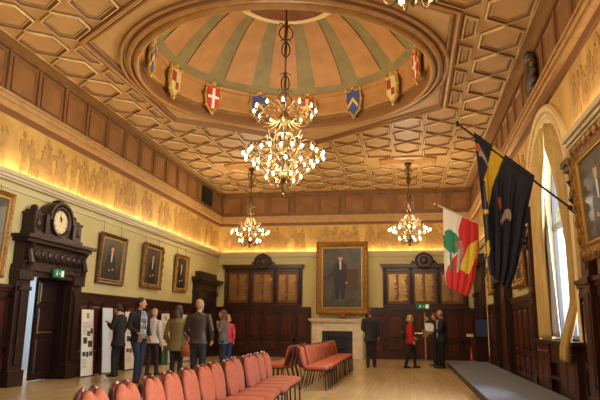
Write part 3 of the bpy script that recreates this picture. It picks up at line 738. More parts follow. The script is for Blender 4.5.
for nm, a, l, r in (('hour_hand', rad(8), .13, .009), ('minute_hand', rad(-14), .2, .006)):
    g = G(pL); g.tube([(0, .46, .309), (sin(a)*l*.6, .46+cos(a)*l*.6, .309), (sin(a)*l, .46+cos(a)*l, .309)], [r, r*1.6, r*.4], 6); g.build(nm, BLACK, t)

# far doorcase, left wall
def doorcase(name, fr, x, yc, w_, h, ztop):
    D = S(empty(name, (x, yc, 0)))
    g = G(fr); hw = w_/2
    for s_ in (-1, 1): a, b = sorted((s_*(hw-.3), s_*hw)); g.box(a, b, 0, h, 0, .16); g.box(a+.08, b-.08, .3, h-.2, .16, .19); g.box(a-.02, b+.02, h-.15, h, 0, .22)
    g.box(-hw, hw, h, ztop-.2, 0, .16); g.build('door_frame', DARK, D)
    g = G(fr); g.box(-hw-.08, hw+.08, ztop-.2, ztop-.12, 0, .28); g.box(-hw-.16, hw+.16, ztop-.12, ztop, 0, .36); g.box(-hw+.2, hw-.2, ztop, ztop+.22, 0, .2); g.build('door_cornice', DARK, D)
    g = G(fr); g.box(-hw+.3, hw-.3, .0, h, .02, .05)
    for z0, z1 in ((.15, .8), (.95, 1.5), (1.62, h-.1)):
        for u0, u1 in ((-hw+.38, -.05), (.05, hw-.38)):
            R = [[(u0+d, z0+d, q), (u1-d, z0+d, q), (u1-d, z1-d, q), (u0+d, z1-d, q)] for d, q in ((0, .05), (.03, .07), (.05, .07))]; g.rings(R, 0, cap=False); g.add(R[-1], [(0, 1, 2, 3)], 0)
    g.build('door_leaf', DKW if name == 'door_3' else WOODP, D)
doorcase('door_3', pL, XL, 21.5, 2.3, 2.4, 2.85)
doorcase('door_4', pR, XR, 16.58, 2.1, 2.4, 3.25)
doorcase('door_5', pR, XR, 21.6, 2.4, 2.4, 3.4)

# attic vent
g = G(pL); g.box(-.5, .5, 0, .6, 0, .1, 0)
for k in range(7): g.box(-.46, .46, .04+k*.08, .07+k*.08, .1, .115, 0)
o = g.build('ventilation_grille', CHARC); o.location = (XL+.03, 21.25, 5.68); tag(o, 'black ventilation grille in the left attic panelling near the far corner', 'vent')
# carved crest on right attic
g = G(pR)
g.ell((0, 0, .08), (.26, .34, .1), 16, 10)
for k in range(14): a = 2*pi*k/14; g.ell((.3*cos(a), .38*sin(a), .08), (.09, .1, .06), 8, 6)
g.ell((0, .42, .1), (.14, .1, .08), 10, 6)
o = g.build('carved_crest', mat('crest_bronze', (96, 74, 48), .45, (60, 44, 28), 16, bump=.5), smooth=True); o.location = (XR-.05, 11.3, 5.92); tag(o, 'dark carved cartouche fixed to the attic panelling above the arched window', 'crest')

# ---------------------------------------------------------------- heraldic shields in the dome
SH = {0: ('blue', (46, 62, 120), 'gold chevron', ''), }
cols = [((170, 60, 44), (222, 196, 120), 1), ((60, 76, 130), (226, 180, 60), 0), ((200, 180, 120), (150, 50, 40), 2), ((186, 52, 44), (230, 220, 200), 1)]
desc = {0: ('red shield with gold chevron', 'just right of the great chandelier stem', 0), 13: ('blue shield with gold chevron', 'second right of the chandelier stem', 1), 12: ('cream and red quartered shield', 'third to the right of the chandelier stem', 2),
        11: ('red shield with white bands', 'at the right-hand end of the dome band', 3), 1: ('pale blue shield with gold chevron', 'just left of the great chandelier stem', 1), 2: ('red and white shield', 'second to the left of the chandelier stem', 3),
        3: ('cream and red chequered shield', 'third to the left of the chandelier stem', 2), 4: ('gold and blue shield', 'at the left end of the dome band', 1), 10: ('red shield', 'at the far right near edge of the dome band', 0), 5: ('gold shield', 'at the near left edge of the dome band', 2)}
smat = {}
GMOUNT = mat('gilded_scrollwork', (206, 166, 84), .4, (150, 112, 48), 24, metal=.3, bump=.5)
def cm(c, r=.5, metal=0):
    k = (c, r, metal)
    if k not in smat: smat[k] = mat('paint_%d_%d_%d' % c, c, r, metal=metal)
    return smat[k]
for k, (look, where, ci) in desc.items():
    a = RIB[k % NR]; c1, c2, pat = cols[ci]; rr = 2.93
    t = empty('heraldic_shield', (DC[0]+rr*cos(a), DC[1]+rr*sin(a), ZT-.01), a+pi/2, label='painted %s, %s' % (look, where), cat='shield', group='heraldic shields around the dome')
    # local: x along rim, y = inward is +? rotate: local -y... local +y = a+pi -> inward
    t.rotation_euler = (rad(0), 0, a+pi/2); t.scale = (1.0, 1, 1.1)
    fr = lambda u, v, w_: (u, w_+.06*v, v)
    g = G(fr); sp = [(-.17, .58), (-.1, .55), (0, .6), (.1, .55), (.17, .58), (.19, .35), (.15, .15), (0, .0), (-.15, .15), (-.19, .35)]
    g.prism([(x*1.25, (y-.3)*1.2+.3) for x, y in sp], .0, .05)
    for x, y in [(p[0]*1.2, (p[1]-.3)*1.15+.3) for p in sp]: g.ell((x, .0+y, .05), (.05, .05, .04), 8, 5)
    g.ell((0, .66, .05), (.08, .06, .05), 8, 6)
    if k in (13, 11, 0, 10): g.tube([(-.06, .68, .05), (-.1, .85, .12), (-.05, .98, .18), (.05, .98, .18), (.08, .85, .12), (.05, .7, .06)], .02, 6)
    g.build('gilt_mount', GMOUNT, t)
    g = G(fr); g.prism(sp, .05, .075, 0); g.build('shield_field', cm(c1), t)
    g = G(fr)
    if pat == 0 or ci == 0: g.prism([(-.15, .15), (0, .33), (.15, .15), (.15, .24), (0, .42), (-.15, .24)], .075, .082)
    if pat == 1: g.prism([(-.04, .06), (.04, .06), (.04, .54), (-.04, .54)], .075, .08); g.prism([(-.16, .3), (.16, .3), (.16, .36), (-.16, .36)], .075, .081)
    if pat == 2: g.box(0, .16, .3, .52, .075, .082); g.box(-.12, 0, .14, .3, .075, .082)
    g.build('shield_charge', cm(c2), t)
    for ch in kids(t):
        pass
# ---------------------------------------------------------------- chandeliers
def scroll(a0, pts):
    """pts in (r,z) -> world around axis at angle"""
    return [(r*cos(a0), r*sin(a0), z) for r, z in pts]
def bez(P, n=14):
    out = []
    for i in range(n+1):
        t = i/n; Q = [Vector(p) for p in P]
        while len(Q) > 1: Q = [a.lerp(b, t) for a, b in zip(Q, Q[1:])]
        out.append(tuple(Q[0]))
    return out
def add_arms(t, n, r0, r1, z0, z1, off, bulb_drop, tr, scrolls=True, double=False):
    for k in range(n):
        a = 2*pi*k/n+off; g = G()
        pr = bez([(r0, z0), (r0+.35*(r1-r0), z0-.35), (r0+.9*(r1-r0), z1-.3), (r1, z1)], 12)
        g.tube(scroll(a, pr), tr, 6)
        if scrolls:
            sp = [((r0+(r1-r0)*.55)+.09*(1-i/16)*cos(i*.55), (z0+z1)/2+.03+.09*(1-i/16)*sin(i*.55)) for i in range(14)]
            g.tube(scroll(a, sp), tr*.6, 5)
            sp = [((r0+(r1-r0)*.85)+.06*(1-i/16)*cos(-i*.55), z1-.02+.07*(1-i/16)*sin(-i*.55)) for i in range(14)]
            g.tube(scroll(a, sp), tr*.6, 5)
            g.tube(scroll(a+.13, bez([(r0, z0+.1), (r1*.5, z0+.3), (r1*.8, z1+.25), (r1*.92, z1+.02)], 8)), tr*.5, 5)
        ends = [(a, r1)] if not double else [(a-.13, r1), (a+.13, r1*.93)]
        arm = None
        for i, (b, r) in enumerate(ends):
            e = Vector((r*cos(b), r*sin(b), z1)); 
            if double: g.tube([scroll(a, pr)[-2], tuple(e)], tr*.8, 5)
            g.lathe([(.012, .02), (.035, .0), (.028, -.03), (.014, -.05)], tuple(e), 8, cap=True)
        arm = g.build('arm', BRASS, t, smooth=True)
        for i, (b, r) in enumerate(ends):
            e = (r*cos(b), r*sin(b), z1-.04)
            g = G(); g.lathe([(.008, 0), (.02, -.015), (.028, -.045), (.022, -.075), (.006, -.095)], e, 8, cap=True) if bulb_drop else g.lathe([(.008, .06), (.02, .075), (.027, .1), (.018, .13), (.004, .16)], e, 8, cap=True)
            g.build('bulb', BULB, arm, smooth=True)
def chandelier(loc, stem, label, group, big):
    t = empty('chandelier', loc, label=label, cat='chandelier', group=group)
    g = G()
    if big:
        g.lathe([(.02, -.15), (.06, -.08), (.03, 0), (.09, .06), (.14, .14), (.07, .24), (.05, .34), (.16, .46), (.2, .55), (.1, .66), (.05, .8), (.09, .92), (.05, 1.05), (.04, 1.3), (.12, 1.42), (.1, 1.52), (.04, 1.6), (.03, 1.8)], (0, 0, 0), 16, cap=True)
        g.ell((0, 0, -.22), (.035, .035, .06), 8, 6)
        for k in range(12):
            a = 2*pi*k/12
            g.tube(scroll(a, bez([(.05, .05), (.3, .1), (.35, .4), (.12, .5)], 8)), .012, 5)
            g.tube(scroll(a, bez([(.05, 1.1), (.3, 1.15), (.3, .75), (.08, .7)], 8)), .012, 5)
            g.tube(scroll(a+.2, bez([(.1, .55), (.5, .75), (.25, 1.05), (.45, 1.15)], 8)), .012, 5)
    else:
        g.lathe([(.015, -.12), (.04, -.06), (.02, 0), (.07, .06), (.09, .14), (.04, .22), (.1, .36), (.05, .5), (.03, .8), (.07, .95), (.03, 1.05)], (0, 0, 0), 14, cap=True)
        for k in range(8):
            a = 2*pi*k/8; g.tube(scroll(a, bez([(.04, .05), (.22, .1), (.25, .3), (.08, .4)], 8)), .01, 5)
            g.tube(scroll(a, bez([(.04, .9), (.25, .85), (.2, .6), (.05, .5)], 8)), .01, 5)
            g.tube(scroll(a, bez([(.05, .45), (.35, .5), (.3, .75), (.45, .7)], 8)), .01, 5)
    g.build('body', BRASS, t, smooth=True)
    g = G(); zt = stem; zb = 1.7 if big else 1.0
    g.tube([(0, 0, zb), (0, 0, zt)], .018 if big else .014, 8)
    z = zb
    k = 0
    while z < zt-.3:
        h = .34 if big else .26; q = (.14 if k % 2 == 0 else .08)*(1 if big else .75)
        if k % 3 != 2:
            for j in range(4):
                a = pi*j/2+.4; g.tube(scroll(a, bez([(.02, z), (q*1.5, z+.1*h), (q*1.3, z+.8*h), (.02, z+h)], 8)), .016, 6)
                g.tube(scroll(a, [(q*.8+.05*cos(i*.7), z+h+.05*sin(i*.7)) for i in range(7)]), .012, 5)
        g.ell((0, 0, z), (.045, .045, .04), 8, 6)
        z += h*1.15; k += 1
    g.lathe([(.12, 0), (.08, -.06), (.03, -.12)], (0, 0, zt), 14, cap=True)
    g.build('stem', IRON, t, smooth=True)
    if big:
        add_arms(t, 12, .12, .86, .62, .72, 0, True, .014, double=True)
        add_arms(t, 12, .1, .62, .42, .52, .26, True, .012)
        add_arms(t, 6, .07, .36, .2, .26, .1, True, .01, False)
        add_arms(t, 12, .08, .66, 1.5, 1.56, .15, False, .012)
    else:
        add_arms(t, 8, .07, .64, .42, .5, .1, True, .012, double=True)
        add_arms(t, 8, .05, .34, .2, .22, .3, True, .01)
    zz = .95 if big else .55
    for (dz, e) in (((1.15, 430), (.35, 460)) if big else ((.75, 280), )):
        light('chandelier_lamp', 'POINT', (loc[0], loc[1], loc[2]+dz), e, (1, .86, .64), shadow_soft_size=.45 if big else .35, ).parent = None
    return t
chandelier((DC[0], DC[1], 4.05), 8.36-4.05, 'great brass chandelier with lit bulbs hanging from the centre of the dome', None, True)
chandelier((DC[0]-2.6, 18.9, 3.78), ZT-.12-3.78, 'small brass chandelier hanging at the far left, in front of the left honours board', 'small chandeliers', False)
chandelier((DC[0]+2.6, 18.9, 3.78), ZT-.12-3.78, 'small brass chandelier hanging at the far right, beside the white and red flag', 'small chandeliers', False)
chandelier((DC[0]+2.6, 4.7, 3.98), ZT-.12-3.98, 'small brass chandelier of which only the lowest bulb shows at the top edge', 'small chandeliers', False)
chandelier((DC[0]-2.6, 4.7, 3.98), ZT-.12-3.98, 'small brass chandelier above the left foreground, out of the frame', 'small chandeliers', False)

# ---------------------------------------------------------------- platform
t = empty('platform', (1.85, 12.5, 0), label='low blue-grey carpeted platform along the right wall', cat='platform')
g = G(); g.box(-.68, .54, -7.5, 7.8, 0, .13); g.build('riser', mat('platform_edge', (60, 50, 48), .6), t)
g = G(); g.box(-.7, .54, -7.5, 7.82, .13, .15); g.build('carpet_top', CARPET, t)

# ---------------------------------------------------------------- things by the right wall
t = empty('low_cupboard', (2.28, 19.95, .0), label='low dark cupboard under the blue board in the far right corner', cat='cupboard')
g = G(); g.box(-.2, .22, -.0, 1.2, .15, .84); g.box(-.23, .24, -.03, 1.23, .84, .88); g.box(-.21, -.2, .05, 1.15, .2, .8); g.build('body', WOOD, t, bevel=.006)
for i in range(3):
    g = G(); g.box(-.222, -.205, .06+i*.38, .4+i*.38, .2, .8); d = g.build('door', WOODP, t)
    g = G(); g.ell((-.235, .34+i*.38, .72), (.015, .015, .015), 8, 6); g.build('knob', BRASSL, d)
t = empty('display_board', (2.3, 20.1, .88), label='plain blue felt display board on the low cupboard', cat='display board')
g = G(); g.box(-.2, .2, -.012, .012, .03, .58); g.build('panel', BLUEB, t)
g = G(); g.box(-.22, .22, -.016, .016, .57, .6); g.box(-.22, -.2, -.016, .016, 0, .6); g.box(.2, .22, -.016, .016, 0, .6); g.box(-.22, .22, -.016, .016, 0, .03); g.build('frame', TUBE, t)
t = empty('wooden_pole', (2.42, 19.5, .15), label='slim pale wooden pole leaning upright by the right wall behind the blue board', cat='pole')
g = G(); g.tube([(0, 0, 0), (.0, 0, 2.6)], .018, 8); g.build('shaft', mat('pale_pole', (214, 180, 130), .5), t)
g = G(); g.lathe([(.1, 0), (.1, .03), (.03, .06), (.03, .2)], (0, 0, 0), 14, cap=True); g.build('foot', BRASS, t)
t = empty('fire_extinguisher', (2.12, 21.6, 0), label='red fire extinguisher standing in the far right corner', cat='fire extinguisher')
g = G(); g.lathe([(.08, 0), (.085, .02), (.085, .42), (.06, .49), (.025, .52), (.025, .55)], (0, 0, 0), 20, cap=True); g.build('cylinder', RED, t, smooth=True)
g = G(); g.box(-.02, .02, -.07, .02, .55, .58); g.box(-.015, .015, -.09, 0, .6, .615); g.ell((0, 0, .56), (.03, .03, .03), 8, 6); g.build('handle', BLACK, t)
g = G(); g.tube(bez([(0, 0, .55), (-.14, 0, .6), (-.13, 0, .3), (-.1, 0, .2)], 10), .01, 6); g.build('hose', BLACK, t)
g = G(); g.box(-.05, .05, -.088, -.08, .18, .34); g.build('label_plate', PAPER, t)
o = G(pB).box(-.12, .12, 0, .1, 0, .01).build('notice', PAPER); o.location = (2.2, YB-.08, .86); tag(o, 'small cream notice fixed to the panelling above the fire extinguisher', 'notice')

# exhibition panels along left wall
def exh(y, wd, label, m_, photos, z=1.5):
    t = empty('exhibition_panel', (XL+.3, y, 0), label=label, cat='display panel', group='upright exhibition panels along the left wall')
    t.rotation_euler = (0, rad(-4), 0)
    g = G(); g.box(-.015, 0, -wd/2, wd/2, .02, z); g.build('sheet', m_, t)
    g = G(); g.box(-.12, .06, -wd/2+.03, wd/2-.03, 0, .02); g.build('foot', BLACK, t)
    if photos:
        rnd = random.Random(int(y*10))
        for a, b, c, d in ((-.02, .1, .95, 1.06), (.12, .22, 1.0, 1.12), (-.18, -.02, .78, .92), (.02, .2, .7, .84), (-.2, -.08, .5, .6), (-.05, .05, .48, .6), (.08, .2, .5, .6)): g = G(); g.box(0, .003, a*wd/.5, b*wd/.5, c-.05, d-.05); g.build('photograph', PHOTO, t)
        g = G(); g.box(0, .003, -.06, .06, z-.2, z-.08)
        for k in range(10): g.box(0, .003, -wd*.4, -wd*.4+wd*rnd.uniform(.3, .75), z-.3-.03*k, z-.29-.03*k)
        for k in range(7): g.box(0, .003, -wd*.42, -wd*.42+wd*rnd.uniform(.2, .5), .2+.03*k, .21+.03*k)
        g.build('printed_text', mat('print_grey', (140, 132, 120), .6) if 'print_grey' not in bpy.data.materials else bpy.data.materials['print_grey'], t)
exh(13.0, .52, 'tall cream exhibition panel with dark photographs, nearest the clock door', PAPER, True)
exh(13.95, .5, 'tall plain bluish white panel behind the man in the long black coat', PAPERB, False, 1.56)
exh(15.2, .6, 'tall cream exhibition panel with photographs behind the man in the checked shirt', PAPER, True)
exh(17.6, .6, 'cream exhibition panel partly hidden behind the woman in the olive coat', PAPER, True)
exh(19.3, .6, 'cream exhibition panel furthest along, behind the man in the leather jacket', PAPER, True)

# ---------------------------------------------------------------- flags
def inpoly(x, y, P):
    c = False; n = len(P)
    for i in range(n):
        (a, b), (d, e) = P[i], P[i-1]
        if (b > y) != (e > y) and x < (d-a)*(y-b)/(e-b)+a: c = not c
    return c
def flag(name, pole_a, pole_b, TL, TR, rows, pats, mats, label, y0, amp, sg):
    t = empty(name, pole_a, label=label, cat='flag', group='flags hanging on poles from the right wall')
    A = Vector(pole_a)
    g = G(); B = Vector(pole_b)-A; g.tube([(0, 0, 0), tuple(B)], .016, 10); g.build('pole', BLACK if sg else mat('pale_flagpole', (206, 184, 150), .4), t)
    g = G(); d = B.normalized(); g.ell(tuple(B+d*.03), (.035, .035, .05), 10, 8); g.build('finial', BLACK if sg else BRASS, t)
    g = G(); g.tube([tuple(-d*.05), tuple(d*.14)], .035, 10); g.box(.0, .06, -.05, .05, -.12, .1); g.build('bracket', CHARC, t)
    nu, nv = 70, 110; V = []; UVs = []
    TL, TR = Vector(TL), Vector(TR)
    for j in range(nv+1):
        v = j/nv
        # interpolate left/right outline
        for k in range(len(rows)-1):
            if rows[k][0] <= v <= rows[k+1][0]+1e-9:
                s_ = (v-rows[k][0])/(rows[k+1][0]-rows[k][0]); l = Vector(rows[k][1]).lerp(Vector(rows[k+1][1]), s_); r = Vector(rows[k][2]).lerp(Vector(rows[k+1][2]), s_); break
        for i in range(nu+1):
            u = i/nu; p = l.lerp(r, u)     # (x,z)
            ph = u*2*pi*4.2+.9*sin(v*2.6)
            a_ = amp*min(1, v*2.2+.02)
            base = (pole_a[1]+(pole_b[1]-pole_a[1])*((p.x-pole_a[0])/(pole_b[0]-pole_a[0])))
            V.append((p.x-A.x+.25*a_*cos(ph*1.1), base-A.y+a_*sin(ph)+.4*a_*sin(2.1*ph+1+v*3), p.y-A.z)); UVs.append((u, v))
    g = G(); n = len(V)
    for j in range(nv):
        for i in range(nu):
            a = j*(nu+1)+i; u, v = (i+.5)/nu, (j+.5)/nv; mi = 0
            for P, q in pats:
                if inpoly(u, v, P): mi = q
            g.f.append((a, a+1, a+nu+2, a+nu+1)); g.m.append(mi)
    g.v = V; o = g.build('cloth', mats, t, smooth=True, recalc=False)
    so = o.modifiers.new('thick', 'SOLIDIFY'); so.thickness = .004
    return t
def circ(cx, cy, a, b, n=12, j=0):
    r_ = random.Random(j); return [(cx+a*(1+(.25*r_.uniform(-1, 1) if j else 0))*cos(2*pi*i/n), cy+b*(1+(.25*r_.uniform(-1, 1) if j else 0))*sin(2*pi*i/n)) for i in range(n)]
NAVY = mat('navy_flag', (32, 34, 62), .7, (24, 26, 50), 6); YEL = mat('flag_yellow', (226, 188, 40), .7); FGREY = mat('flag_grey', (178, 164, 150), .7); ORG = mat('flag_orange', (196, 84, 44), .7)
FWHITE = mat('flag_white', (226, 214, 186), .75); FRED = mat('flag_red', (206, 42, 32), .75); FGRN = mat('flag_green', (46, 124, 78), .75)
flag('navy_flag', (2.41, 8.93, 2.82), (.865, 9.3, 4.34), (1.12, 4.17), (1.92, 3.45),
     [(0, (1.08, 4.2), (1.9, 3.41)), (.3, (1.12, 3.5), (1.79, 2.95)), (.6, (1.15, 2.85), (1.69, 2.45)), (.88, (1.17, 2.2), (1.56, 1.97)), (1, (1.2, 1.98), (1.45, 1.74))],
     [([(.33, 0), (.53, 0), (.24, .4), (.14, .52), (.12, .3), (.2, .2)], 1), ([(0, .55), (.14, .53), (.14, .56), (0, .58)], 1), ([(0, .82), (.12, .74), (.14, .8), (.06, .9)], 1),
      ([(.05, .06), (.13, .1), (.24, .19), (.22, .22), (.12, .14), (.06, .16)], 2), (circ(.04, .1, .06, .03), 3), (circ(.42, .42, .05, .05), 3), ([(.42, .56), (.6, .42), (.64, .44), (.47, .6)], 2), (circ(.62, .47, .08, .045), 2)],
     [NAVY, YEL, FGREY, ORG], 'navy blue flag with broad yellow diagonal band hanging from a black pole near the window', 9.4, .035, 1)
flag('white_and_red_flag', (2.38, 12.7, 2.88), (.66, 12.7, 3.73), (.8, 3.72), (1.5, 3.36),
     [(0, (.78, 3.67), (1.48, 3.31)), (.4, (.76, 3.06), (1.48, 2.81)), (.75, (.76, 2.47), (1.36, 2.18)), (.92, (.76, 2.13), (1.25, 1.88)), (1, (.8, 2.02), (1.19, 1.81))],
     [([(.55, 0), (1, 0), (1, 1), (0, 1), (.05, .86), (.12, .76), (.4, .55), (.45, .35), (.42, .25)], 1), (circ(.22, .44, .25, .14, 20, 3), 2), ([(.16, .55), (.22, .55), (.3, .78), (.2, .8)], 2),
      ([(.5, .72), (.7, .42), (.95, .28), (.97, .5), (.8, .74)], 3), ([(.4, .48), (.52, .36), (.56, .5), (.5, .75), (.4, .78)], 4), (circ(.42, .45, .07, .05), 5)],
     [FWHITE, FRED, FGRN, YEL, FGREY, ORG], 'white and red flag with green tree hanging from a pole beyond the navy flag', 12.7, .018, 0)

# ---------------------------------------------------------------- chairs
def make_chair():
    t = empty('stacking_chair')
    # faces +x, origin below the seat centre
    g = G(); 
    def rr(x0, x1, y0, y1, z, q):
        P = []
        for cx, cy, a in ((x1-q, y1-q, 0), (x0+q, y1-q, 90), (x0+q, y0+q, 180), (x1-q, y0+q, 270)):
            for i in range(5): b = rad(a+22.5*i); P.append((cx+q*cos(b), cy+q*sin(b), z))
        return P
    g.rings([rr(-.19, .2, -.19, .19, .365, .05), rr(-.21, .22, -.21, .21, .38, .06), rr(-.215, .225, -.215, .215, .415, .06), rr(-.2, .21, -.2, .2, .44, .06), rr(-.14, .15, -.14, .14, .452, .05)])
    g.build('seat', FAB, t, smooth=True)
    # back pad outline in (y,z) with a notch at the top
    def pad(s, x, dz=0):
        P = []
        for y, z in [(-.12, -.02), (.12, -.02), (.165, .02), (.185, .12), (.18, .22), (.155, .29), (.11, .335), (.06, .35), (.035, .33), (.0, .30), (-.035, .33), (-.06, .35), (-.11, .335), (-.155, .29), (-.18, .22), (-.185, .12), (-.165, .02)]:
            zz = .19+(z-.19)*s+.44+dz; P.append((x-.24-(zz-.44)*.2, y*s, zz))
        return P
    g = G(); g.rings([pad(1.0, -.005), pad(1.02, .01), pad(1.0, .028), pad(.9, .04), pad(.6, .045)])
    b = g.build('backrest', FAB, t, smooth=True)
    g = G(); g.rings([pad(1.03, -.05, .0), pad(1.1, -.035, .004), pad(1.1, -.012, .006), pad(.98, -.004, 0)]); g.build('back_shell', MAROON, b, smooth=True)
    for s_ in (-1, 1):
        y = .195*s_
        g = G(); g.tube([(.2, y*.98, .4), (.2, y, .37), (.215, y*1.03, .0)], .011, 7); g.build('leg', TUBE, t, smooth=True)
        g = G(); g.tube([(-.18, y, .37), (-.27, y, .0)], .011, 7); g.build('leg', TUBE, t, smooth=True)
        g = G(); g.tube([(.2, y, .37), (0, y, .362), (-.18, y, .37), (-.235, y, .42), (-.26, y*.95, .52), (-.315, y*.9, .76)], .011, 7); g.build('side_frame', TUBE, t, smooth=True)
    g = G(); g.tube([(.2, -.19, .35), (.2, .19, .35)], .009, 6); g.build('stretcher', TUBE, t, smooth=True); g = G(); g.tube([(-.19, -.19, .35), (-.19, .19, .35)], .009, 6); g.build('stretcher', TUBE, t, smooth=True)
    return t
chair0 = make_chair(); used = False
def place_chair(x, y, rz, label, group, s=1.0):
    global used
    c = chair0 if not used else copy_tree(chair0); used = True
    c.location = (x, y, 0); c.rotation_euler = (0, 0, rz); c.scale = (s, s, s)
    tag(c, label, 'chair', group)
ORD = ['first', 'second', 'third', 'fourth', 'fifth', 'sixth', 'seventh', 'eighth', 'ninth', 'tenth', 'eleventh', 'twelfth', 'thirteenth']
NA = 13
for i in range(NA):
    y = 3.58+i*.455; k = NA-1-i
    where = 'at the far end of the front row, its whole seat showing' if k == 0 else ('at the bottom left corner, nearest the camera' if i == 0 else '%s from the far end of the front row' % ORD[k])
    place_chair(-1.62-.21*i/12+random.uniform(-.02, .02), y, rad(2)+random.uniform(-.03, .03), 'salmon upholstered chair '+where, 'front row of salmon chairs')
NB = 12
for i in range(NB):
    y = 11.75+i*.455
    where = 'nearest the camera in the rear row' if i == 0 else ('at the fireplace end of the rear row' if i == NB-1 else '%s in the rear row counted from the camera' % ORD[i])
    place_chair(-1.76+random.uniform(-.02, .02), y, random.uniform(-.03, .03), 'salmon upholstered chair '+where, 'rear row of salmon chairs facing right')
for i in range(4):
    where = ['nearest the camera', 'second from the camera', 'third from the camera', 'furthest from the camera'][i]
    place_chair(-2.62, 12.0+i*.47, pi+random.uniform(-.03, .03), 'salmon chair facing left behind the rear row, '+where, 'salmon chairs facing left')
# ---------------------------------------------------------------- people
SKIN = mat('skin', (206, 150, 118), .55, (196, 138, 106), 8)
EYEM = mat('eye_dark', (40, 28, 24), .3)
LIP = mat('lip', (160, 84, 74), .5)
def V3(*a): return Vector(a)
def hand(g, wr, d, curl, side):
    d = d.normalized(); s = Vector((0, 1, 0)) if abs(d.y) < .7 else Vector((1, 0, 0)); s = (s-d*s.dot(d)).normalized(); n = d.cross(s)
    if side*n.x > 0: n = -n            # palm faces the body
    pc = wr+d*.045
    g.tube([wr-d*.02, wr+d*.01, wr+d*.05, wr+d*.085], [.026, .028, .033, .026], 10)
    for i, (o, l) in enumerate(((-.027, .062), (-.009, .072), (.009, .068), (.026, .052))):
        b = wr+d*.075+s*o; k1 = b+(d+n*curl*.4).normalized()*l*.45; k2 = k1+(d+n*curl*1.1).normalized()*l*.33; k3 = k2+(d+n*curl*2).normalized()*l*.28
        g.tube([b-d*.02, b, k1, k2, k3], [.0095, .0095, .009, .0085, .007], 7)
    b = wr+d*.03+s*-.028; g.tube([b, b-s*.022+d*.02+n*.01, b-s*.03+d*.05+n*.015, b-s*.026+d*.07+n*.022], [.012, .011, .0095, .008], 7)
def person(name, loc, face, h, label, top, leg, hair, arms=None, legs=None, female=False, coat=.86, hairlen=0, look=(0, 0), lean=0, shoe=(20, 18, 18), shirt=None, shoew=.0, bulk=1.0, bald=False, hands=(.5, .5), collar=None, hairy=1.0, openj=False):
    """face: direction of travel in degrees, 0=+y, 90=-x; look=(turn, nod) of the head in degrees"""
    t = empty(name, (*loc, 0), rad(face)); s = h/1.8; t.scale = (s, s, s)
    tag(t, label, 'person')
    sw = (.165 if female else .19)*bulk
    ln = lambda z: lean*max(0, z-.9)
    arms = arms or [None, None]
    A = []
    for sd, a in zip((-1, 1), arms):
        sh = V3(sd*sw, ln(1.42), 1.415)
        e, w_ = a if a else ((sd*(sw+.055), -.03, 1.13), (sd*(sw+.05), .05, .885))
        A.append((sh, V3(*e), V3(*w_)))
    legs = legs or [((-.09, .0, .0)), ((.09, .03, 0))]
    LG = []
    for sd, q in zip((-1, 1), legs):
        hp = V3(sd*.088, 0, .9); an = V3(q[0], q[1], q[2]+.085); kn = (hp+an)/2+V3(0, .035+(.04 if q[1] > .1 else 0), .02); LG.append((hp, kn, an))
    # head frame
    T, N = look; HM = Matrix.Rotation(rad(T), 3, 'Z') @ Matrix.Rotation(rad(-N), 3, 'X')
    nb = V3(0, ln(1.5)+.0, 1.5); hc = nb+V3(0, .015, .02)+HM @ V3(0, .02, .12)
    hp_ = lambda x, y, z: hc+HM @ V3(x, y, z)
    g = G()      # body
    wr = 1.0*bulk; f = .92 if female else 1
    g.sec([(0, 0, .8, .12, .1), (0, 0, .86, .155*wr, .11), (0, ln(1), 1.0, .14*wr*f, .1), (0, ln(1.1), 1.1, .125*wr*f, .095), (0, ln(1.25), 1.25, .15*wr*f, .11), (0, ln(1.38), 1.38, .17*wr*f, .105), (0, ln(1.45), 1.45, .12*f, .075), (0, ln(1.5), 1.5, .058, .056)], 18)
    g.tube([nb-V3(0, 0, .06), nb+V3(0, .008, .02), hc-HM @ V3(0, .01, .05)], [.058, .052, .05], 12)
    for (sh, e, w_), sd in zip(A, (-1, 1)):
        g.tube([sh-V3(sd*.05, 0, .01), sh, sh.lerp(e, .5), e, e.lerp(w_, .35), w_], [.045, .05, .044, .036, .036, .026], 12); hand(g, w_, (w_-e), hands[0 if sd < 0 else 1], sd)
    for (hp, kn, an), q in zip(LG, legs):
        g.tube([hp+V3(0, 0, .03), hp-V3(0, 0, .06), hp.lerp(kn, .6), kn, kn.lerp(an, .35), an], [.08, .085, .066, .05, .046, .03], 12)
        g.tube([an+V3(0, -.02, -.03), an+V3(0, .05, -.045), an+V3(0, .15, -.06)], [.036, .036, .025], 10)
    M = HM
    g.ell(hc+M @ V3(0, -.012, .025), (.075, .095, .095), 18, 14, M=M)
    g.ell(hc+M @ V3(0, .018, -.035), (.058, .072, .078), 16, 12, M=M)
    g.ell(hc+M @ V3(0, .062, -.085), (.026, .022, .02), 10, 8, M=M)
    g.tube([hp_(0, .083, .025), hp_(0, .098, .0), hp_(0, .112, -.02), hp_(0, .094, -.032)], [.009, .011, .014, .012], 8)
    for sd in (-1, 1): g.ell(hc+M @ V3(sd*.076, -.005, -.005), (.012, .022, .032), 8, 6, M=M)
    body = g.build('body', SKIN, t, remesh=.011)
    for sd in (-1, 1): g = G(); g.ell(hc+M @ V3(sd*.03, .084, .008), (.013, .007, .008), 8, 6, M=M); g.build('eye', EYEM, t)
    g = G(); g.ell(hc+M @ V3(0, .088, -.052), (.024, .008, .006), 10, 6, M=M); g.build('mouth', LIP, t)
    # hair
    hm = cm(hair, .7); g = G()
